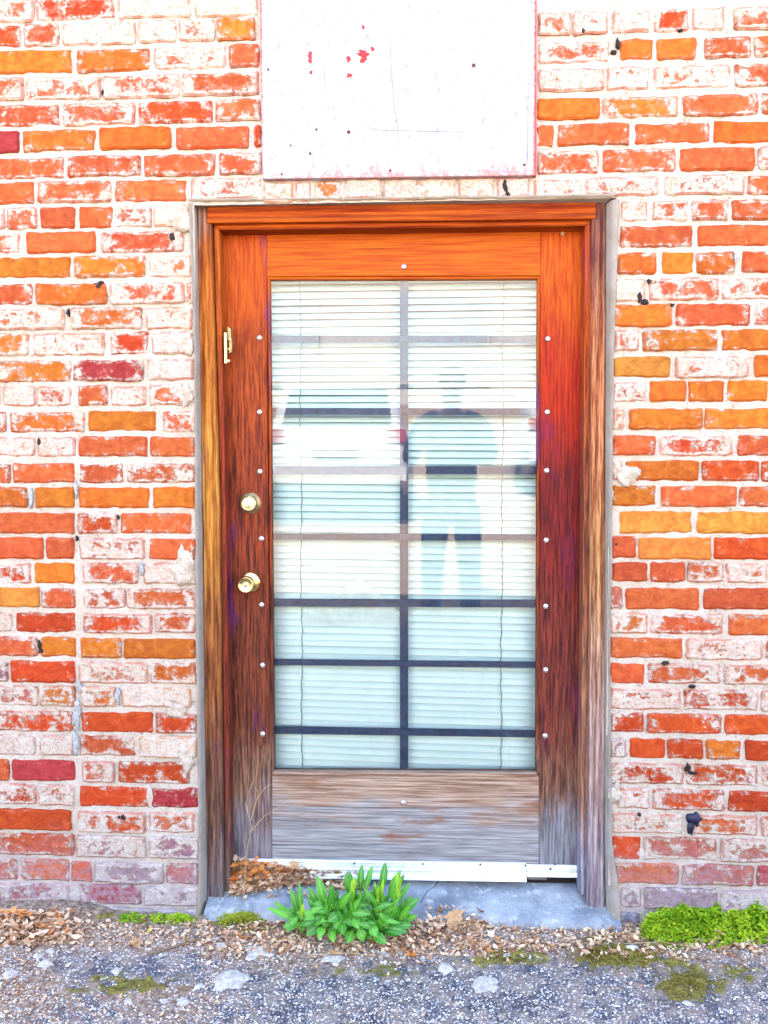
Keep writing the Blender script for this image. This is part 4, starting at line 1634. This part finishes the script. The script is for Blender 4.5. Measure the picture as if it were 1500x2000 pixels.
lobed_leaf(265, 1847, .024, "pale tan lobed leaf lying on the asphalt left of the twig", 'tan_leaf', 1)
lobed_leaf(292, 1822, .009, "tiny yellow leaf near the left wall foot", 'yellow_leaf', 2)
lobed_leaf(803, 1868, .020, "orange fallen leaf on the asphalt below the green plant's right side", 'orange_leaf', 3)
lobed_leaf(468, 1690, .030, "large orange curled leaf on top of the pile in the door corner", 'orange_leaf', 4, .5, lambda a, b: P(a, b, .065), 0)
lobed_leaf(505, 1700, .026, "rust brown leaf right of the large orange leaf in the door corner", 'orange_leaf', 5, .6, lambda a, b: P(a, b, .06), 0)
lobed_leaf(575, 1690, .018, "tan leaf leaning on the metal strip at the pile's right shoulder", 'tan_leaf', 6, .6, lambda a, b: P(a, b, .07), 0)
lobed_leaf(888, 1795, .034, "crumpled tan leaf standing up against the step right of the plant", 'tan_leaf', 7, .7, lambda a, b: P(a, b, -.05), 0)
lobed_leaf(870, 1835, .022, "pale curled leaf in the litter under the crumpled tan leaf", 'tan_leaf', 8, .4)
lobed_leaf(1405, 1822, .016, "curled beige leaf caught in the lime ground cover", 'tan_leaf', 9, .5, lambda a, b: P(a, b, -.10), 0)
lobed_leaf(50, 1808, .020, "dark rust leaf in the heap by the left edge", 'orange_leaf', 10, .4, ground_at, .03)
lobed_leaf(470, 1755 - 30, .016, "small tan leaf at the foot of the door corner pile", 'tan_leaf', 12, .4, lambda a, b: P(a, b, .03), 0)


def tube(path, radii, name, mat, n=6):
    vs, fs = [], []
    for i, p_ in enumerate(path):
        d = (path[min(i + 1, len(path) - 1)] - path[max(i - 1, 0)]).normalized()
        s = d.cross(Vector((0, 1, .3)))
        s.normalize()
        u = s.cross(d)
        for k in range(n):
            a = 2 * math.pi * k / n
            vs.append(p_ + (s * math.cos(a) + u * math.sin(a)) * radii[i])
    for i in range(len(path) - 1):
        for k in range(n):
            fs.append((i * n + k, i * n + (k + 1) % n, (i + 1) * n + (k + 1) % n, (i + 1) * n + k))
    return mesh_obj(name, vs, fs, mat, None, True)


MAT['twig'] = simple("dry_twig", (.34, .22, .15), .85, 0, .25, 80)
MAT['straw'] = simple("dry_stalk", (.72, .52, .26), .7, 0, .15, 60)
t = tube([ground_at(288, 1868) + Vector((0, 0, .004)), ground_at(350, 1850) + Vector((0, 0, .006)), ground_at(408, 1832) + Vector((0, 0, .008))], [.002, .003, .0028], "twig", 'twig')
props(t, "straight brown twig lying slanted on the asphalt left of the step", "twig")
t = tube([ground_at(108, 1888) + Vector((0, 0, .003)), ground_at(122, 1876) + Vector((0, 0, .006))], [.0015, .0018], "twig", 'twig')
props(t, "short dark twig next to the white pebbles at the left edge", "twig")

stalk = empty("dry_stalk", P(475, 1768, .0))
props(stalk, "tall thin dry branching stalk standing before the door's lower left corner", "dead plant")


def st(pts, r0, r1, name="branch"):
    path = [P(x, y, .02 + .02 * math.sin(i)) for i, (x, y) in enumerate(pts)]
    rr = [r0 + (r1 - r0) * i / (len(pts) - 1) for i in range(len(pts))]
    child(tube(path, rr, name, 'straw'), stalk)


st([(475, 1768), (478, 1720), (480, 1680), (484, 1650), (490, 1626), (493, 1612)], .0013, .0013, "stem")
st([(491, 1624), (500, 1612), (516, 1594), (535, 1583), (553, 1570), (572, 1556)], .0011, .0005)
st([(490, 1612), (488, 1600), (482, 1582), (478, 1566)], .0012, .0008)
st([(490, 1603), (496, 1580), (502, 1560), (518, 1538), (534, 1530)], .0012, .0005)
st([(484, 1588), (482, 1570), (484, 1550), (496, 1524)], .0009, .0004)
st([(502, 1562), (506, 1550), (498, 1538)], .0008, .0004)
for i, pts in enumerate([[(940, 1850), (990, 1832), (1050, 1828)], [(1220, 1850), (1290, 1846), (1350, 1856)], [(360, 1862), (372, 1820), (388, 1800)], [(570, 1716), (600, 1724), (628, 1740)], [(1180, 1835), (1240, 1822), (1300, 1842)], [(600, 1872), (680, 1868), (760, 1876)]]):
    f_ = ground_at if pts[0][1] > 1790 else SG
    t = tube([f_(x, y) + Vector((0, 0, .010)) for x, y in pts], [.0011, .0011, .0006], "straw", 'straw', 5)
    props(t, ["long pale straw in the litter right of the crumpled leaf", "pale straw in front of the lime ground cover", "thin pale straw leaning at the left wall foot", "pale straw across the leaf pile on the step",
              "straw bridging the litter at the step's right end", "pale straw on the asphalt in front of the green plant"][i], "straw", group="loose dry straws")

# ------------------------------------------------------------------ WHAT THE GLASS REFLECTS (stands behind the viewer)
MAT['car_white'] = simple("white_car_paint", (.78, .79, .80), .25, 0, .02, 3, 0)
MAT['car_glass'] = simple("dark_car_glass", (.02, .03, .035), .08, 0, .1, 3, 0)
MAT['tyre'] = simple("tyre_rubber", (.02, .02, .02), .8)
MAT['tail'] = simple("red_tail_lamp", (.55, .02, .015), .2)


def loft(name, rings, mat, parent, smooth=True, caps=True):
    vs, fs = [], []
    n = len(rings[0])
    for r in rings:
        vs += r
    for i in range(len(rings) - 1):
        for k in range(n):
            fs.append((i * n + k, i * n + (k + 1) % n, (i + 1) * n + (k + 1) % n, (i + 1) * n + k))
    if caps:
        fs.append(tuple(range(n))[::-1])
        fs.append(tuple(range((len(rings) - 1) * n, len(rings) * n)))
    return mesh_obj(name, vs, fs, mat, parent, smooth)


def make_car(x, y, z, label, grp):
    car = empty("parked_car", (x, y, z))
    props(car, label, "car", group=grp)

    def ring(yy, hw, z0, z1, top):
        return [(-hw * .94, yy, z0), (-hw, yy, (z0 + z1) / 2), (-hw * .96, yy, z1), (-top, yy, z1 + .03), (top, yy, z1 + .03), (hw * .96, yy, z1), (hw, yy, (z0 + z1) / 2), (hw * .94, yy, z0)]
    loft("body", [ring(0, .80, .60, 1.10, .7), ring(-.12, .90, .52, 1.20, .8), ring(-1.0, .92, .40, 1.2, .82), ring(-3.3, .92, .34, 1.1, .82), ring(-4.2, .90, .26, .88, .78), ring(-4.5, .78, .34, .72, .65)], 'car_white', car)

    def cab(yy, hw, ht, zz):
        return [(-hw, yy, 1.0), (-ht, yy, zz), (ht, yy, zz), (hw, yy, 1.0)]
    loft("cabin", [cab(-.14, .84, .70, 1.22), cab(-.42, .84, .70, 1.84), cab(-2.2, .82, .66, 1.88), cab(-3.2, .80, .6, 1.12)], 'car_white', car)
    mesh_obj("rear_window", [(-.66, -.13, 1.26), (.66, -.13, 1.26), (.60, -.36, 1.76), (-.60, -.36, 1.76), (-.66, -.22, 1.26), (.66, -.22, 1.26), (.60, -.45, 1.74), (-.60, -.45, 1.74)],
             [(0, 1, 2, 3), (4, 7, 6, 5), (0, 4, 5, 1), (1, 5, 6, 2), (2, 6, 7, 3), (3, 7, 4, 0)], 'car_glass', car)
    for s in (-1, 1):
        box("tail_lamp", s * .72 - .11, s * .72 + .11, -.13, .03, 1.02, 1.18, 'tail', car)
        for yy in (-.85, -3.6):
            o = lathe("wheel", (0, 0, 0), [(.20, -.11), (.32, -.11), (.34, -.08), (.34, .08), (.32, .11), (.20, .11), (.18, .08)], 'tyre', car, 24)
            o.rotation_euler = (0, 0, math.pi / 2)
            o.location = (s * .80, yy, .34)
    box("bumper", -.84, .84, -.1, .07, .56, .72, 'car_white', car)
    box("number_plate", -.26, .26,   .04, .062, .84, .95, simple("blank_plate", (.6, .6, .58), .5), car)
    box("underside", -.80, .80, -4.3, -.12, .26, .50, 'tyre', car)
    car.rotation_euler = (math.atan(SLOPE), 0, 0)
    return car


make_car(-1.02, -6.4, base_h(-6.4), "white estate car parked behind the viewer, mirrored in the door glass on the left", "cars parked across the lot")
make_car(2.35, -8.4, base_h(-8.4), "white car parked farther back, mirrored in the door glass on the right", "cars parked across the lot")

# building across the lot
MAT['cream'] = simple("cream_stucco", (.72, .68, .60), .9, 0, .05, 2)
MAT['trim'] = simple("tan_trim", (.50, .34, .22), .8)
MAT['pane_pale'] = simple('curtained_pane', (.62, .66, .66), .3)
fb = empty("opposite_building", (0, -17, base_h(-17)))
props(fb, "low cream stucco building across the lot, seen only as a reflection", "building")
H0 = 0
box("wall", -14, 14, -5, 0, -.6, 5.4, 'cream', fb)
box("roof", -14.3, 14.3, -5.2, .3, 5.41, 5.8, 'trim', fb)
box("plinth", -14.02, 14.02, -.1, .05, -.6, 1.0, 'trim', fb)
for xx in (-9.5, -5.2, -.9, 3.4, 7.7):
    wf = box("window", xx, xx + 2.6, .003, .09, 1.5, 3.9, 'cream', fb)
    box("pane", xx + .12, xx + 2.48, .091, .10, 1.62, 3.78, 'pane_pale', wf)
for o in list(fb.children):
    pass

# person taking the picture, standing just right of and behind the lens


def skin_body(name, joints, edges, mat, parent, levels=2, root=0):
    me = bpy.data.meshes.new(name)
    me.from_pydata([j[:3] for j in joints], edges, [])
    o = bpy.data.objects.new(name, me)
    COL.objects.link(o)
    o.modifiers.new("skin", 'SKIN').use_smooth_shade = True
    for i, j in enumerate(joints):
        r = j[3]
        sv = me.skin_vertices[0].data[i] if me.skin_vertices else None
        if sv:
            sv.radius = (r, r) if not isinstance(r, tuple) else r
            sv.use_root = (i == root)
    sub = o.modifiers.new("sub", 'SUBSURF')
    sub.levels = sub.render_levels = levels
    me.materials.append(mat if isinstance(mat, bpy.types.Material) else MAT[mat])
    o.parent = parent
    return o


MAT['skin'] = simple("skin", (.55, .34, .25), .55, 0, .05, 20)
MAT['coat'] = simple("dark_blue_jacket", (.025, .05, .085), .8, 0, .1, 20)
MAT['trousers'] = simple("dark_trousers", (.02, .035, .06), .85, 0, .1, 20)
MAT['hair'] = simple("grey_hair", (.22, .19, .16), .8, 0, .2, 60)
PX, PY = .20, -2.72
per = empty("person", (PX, PY, gh(PX, PY)))
props(per, "person in a dark jacket and trousers holding up a phone, mirrored faintly in the glass", "person")
PY_REL = 0


def skinned(name, J, E, mat, levels=2):
    me = bpy.data.meshes.new(name)
    me.from_pydata([j[:3] for j in J], E, [])
    o = bpy.data.objects.new(name, me)
    COL.objects.link(o)
    bm = bmesh.new()
    bm.from_mesh(me)
    lay = bm.verts.layers.skin.verify()
    bm.verts.ensure_lookup_table()
    for i, j in enumerate(J):
        bm.verts[i][lay].radius = (j[3], j[4] if len(j) > 4 else j[3])
        bm.verts[i][lay].use_root = i == 0
    bm.to_mesh(me)
    bm.free()
    md = o.modifiers.new("skin", 'SKIN')
    md.use_smooth_shade = True
    sb = o.modifiers.new("sub", 'SUBSURF')
    sb.levels = sb.render_levels = levels
    me.materials.append(MAT[mat])
    o.parent = per
    return o


# one continuous body: pelvis, spine, neck, head, arms and legs (local coordinates, facing +Y)
J = [(0, 0, .96, .15, .12), (0, 0, 1.15, .15, .11), (0, .01, 1.36, .17, .11), (0, .01, 1.50, .10, .08), (0, .03, 1.58, .055), (0, .05, 1.66, .075, .085), (0, .055, 1.75, .08, .095), (0, .05, 1.80, .055, .065),
     (-.19, .01, 1.44, .06), (-.27, .12, 1.22, .048), (-.22, .36, 1.30, .034), (.19, .01, 1.44, .06), (.25, .14, 1.22, .048), (-.06, .34, 1.30, .034),
     (-.10, 0, .86, .095), (-.12, .02, .50, .062), (-.13, -.01, .10, .042), (-.14, .14, .03, .035),
     (.10, 0, .86, .095), (.12, .02, .50, .062), (.13, -.01, .10, .042), (.14, .14, .03, .035)]
E = [(0, 1), (1, 2), (2, 3), (3, 4), (4, 5), (5, 6), (6, 7), (3, 8), (8, 9), (9, 10), (3, 11), (11, 12), (12, 13), (0, 14), (14, 15), (15, 16), (16, 17), (0, 18), (18, 19), (19, 20), (20, 21)]
skinned("body", J, E, 'skin')
# jacket and trousers over it
skinned("jacket", [(0, 0, .98, .205, .15), (0, 0, 1.15, .18, .14), (0, .01, 1.36, .20, .14), (0, .01, 1.51, .10, .09), (-.20, .01, 1.45, .08), (-.28, .12, 1.21, .066), (-.23, .31, 1.285, .05), (.20, .01, 1.45, .08), (.26, .14, 1.21, .066), (-.01, .30, 1.285, .05)],
        [(0, 1), (1, 2), (2, 3), (3, 4), (4, 5), (5, 6), (3, 7), (7, 8), (8, 9)], 'coat')
skinned("trousers", [(0, 0, .98, .165, .135), (-.105, 0, .86, .112), (-.125, .02, .50, .085), (-.135, 0, .10, .07), (.105, 0, .86, .112), (.125, .02, .50, .085), (.135, 0, .10, .07)],
        [(0, 1), (1, 2), (2, 3), (0, 4), (4, 5), (5, 6)], 'trousers')
for s in (-1, 1):
    skinned("shoe", [(s * .135, -.06, .045, .045), (s * .14, .05, .045, .05), (s * .145, .17, .035, .04)], [(0, 1), (1, 2)], 'tyre')
hv, hf = [], []
for i in range(9):
    th = i / 8 * math.pi * .56
    for k in range(20):
        a_ = k * math.pi / 10
        hv.append((.092 * math.sin(th) * math.cos(a_), .045 + .108 * math.sin(th) * math.sin(a_) - .012, 1.735 + .112 * math.cos(th) + (.03 if math.sin(a_) > .3 and i > 5 else 0)))
for i in range(8):
    for k in range(20):
        hf.append((i * 20 + k, i * 20 + (k + 1) % 20, (i + 1) * 20 + (k + 1) % 20, (i + 1) * 20 + k))
mesh_obj("hair", hv, hf, 'hair', per, True)
for s in (-1, 1):
    skinned("ear", [(s * .078, .04, 1.71, .012), (s * .082, .035, 1.735, .014)], [(0, 1)], 'skin', 1)
    skinned("eye", [(s * .03, .133, 1.735, .010), (s * .03, .135, 1.737, .010)], [(0, 1)], 'tyre', 1)
skinned("nose", [(0, .13, 1.73, .010), (0, .155, 1.70, .014)], [(0, 1)], 'skin', 1)
skinned("mouth", [(-.022, .137, 1.665, .005), (.022, .137, 1.665, .005)], [(0, 1)], 'tail', 1)
# hands: palm plus five fingers each, closed round the phone
PHX, PHY, PHZ = -.14, .42, 1.33
for s in (-1, 1):
    hx = PHX + s * .075
    wx = -.22 if s < 0 else -.06
    skinned("hand", [(hx, .385, 1.305, .026, .016), (hx, .40, 1.33, .030, .014)], [(0, 1)], 'skin', 1)
    for k in range(4):
        zz = 1.29 + k * .02
        ln = (.85, 1, .95, .78)[k]
        skinned("finger", [(hx, .40, zz, .009), (hx - s * .005, .432, zz, .0085), (hx - s * (.012 + .022 * ln), .438, zz + .003, .0075), (hx - s * (.02 + .030 * ln), .434, zz + .004, .006)], [(0, 1), (1, 2), (2, 3)], 'skin', 1)
    skinned("thumb", [(hx, .385, 1.31, .011), (hx - s * .018, .395, 1.335, .010), (hx - s * .04, .402, 1.345, .008)], [(0, 1), (1, 2)], 'skin', 1)
ph = box("phone", PX + PHX - .075, PX + PHX + .075, PY + .412, PY + .421, per.location.z + PHZ - .037, per.location.z + PHZ + .037, 'car_glass')
props(ph, "dark phone held sideways in the hands of the mirrored person", "phone")

bpy.context.view_layer.update()
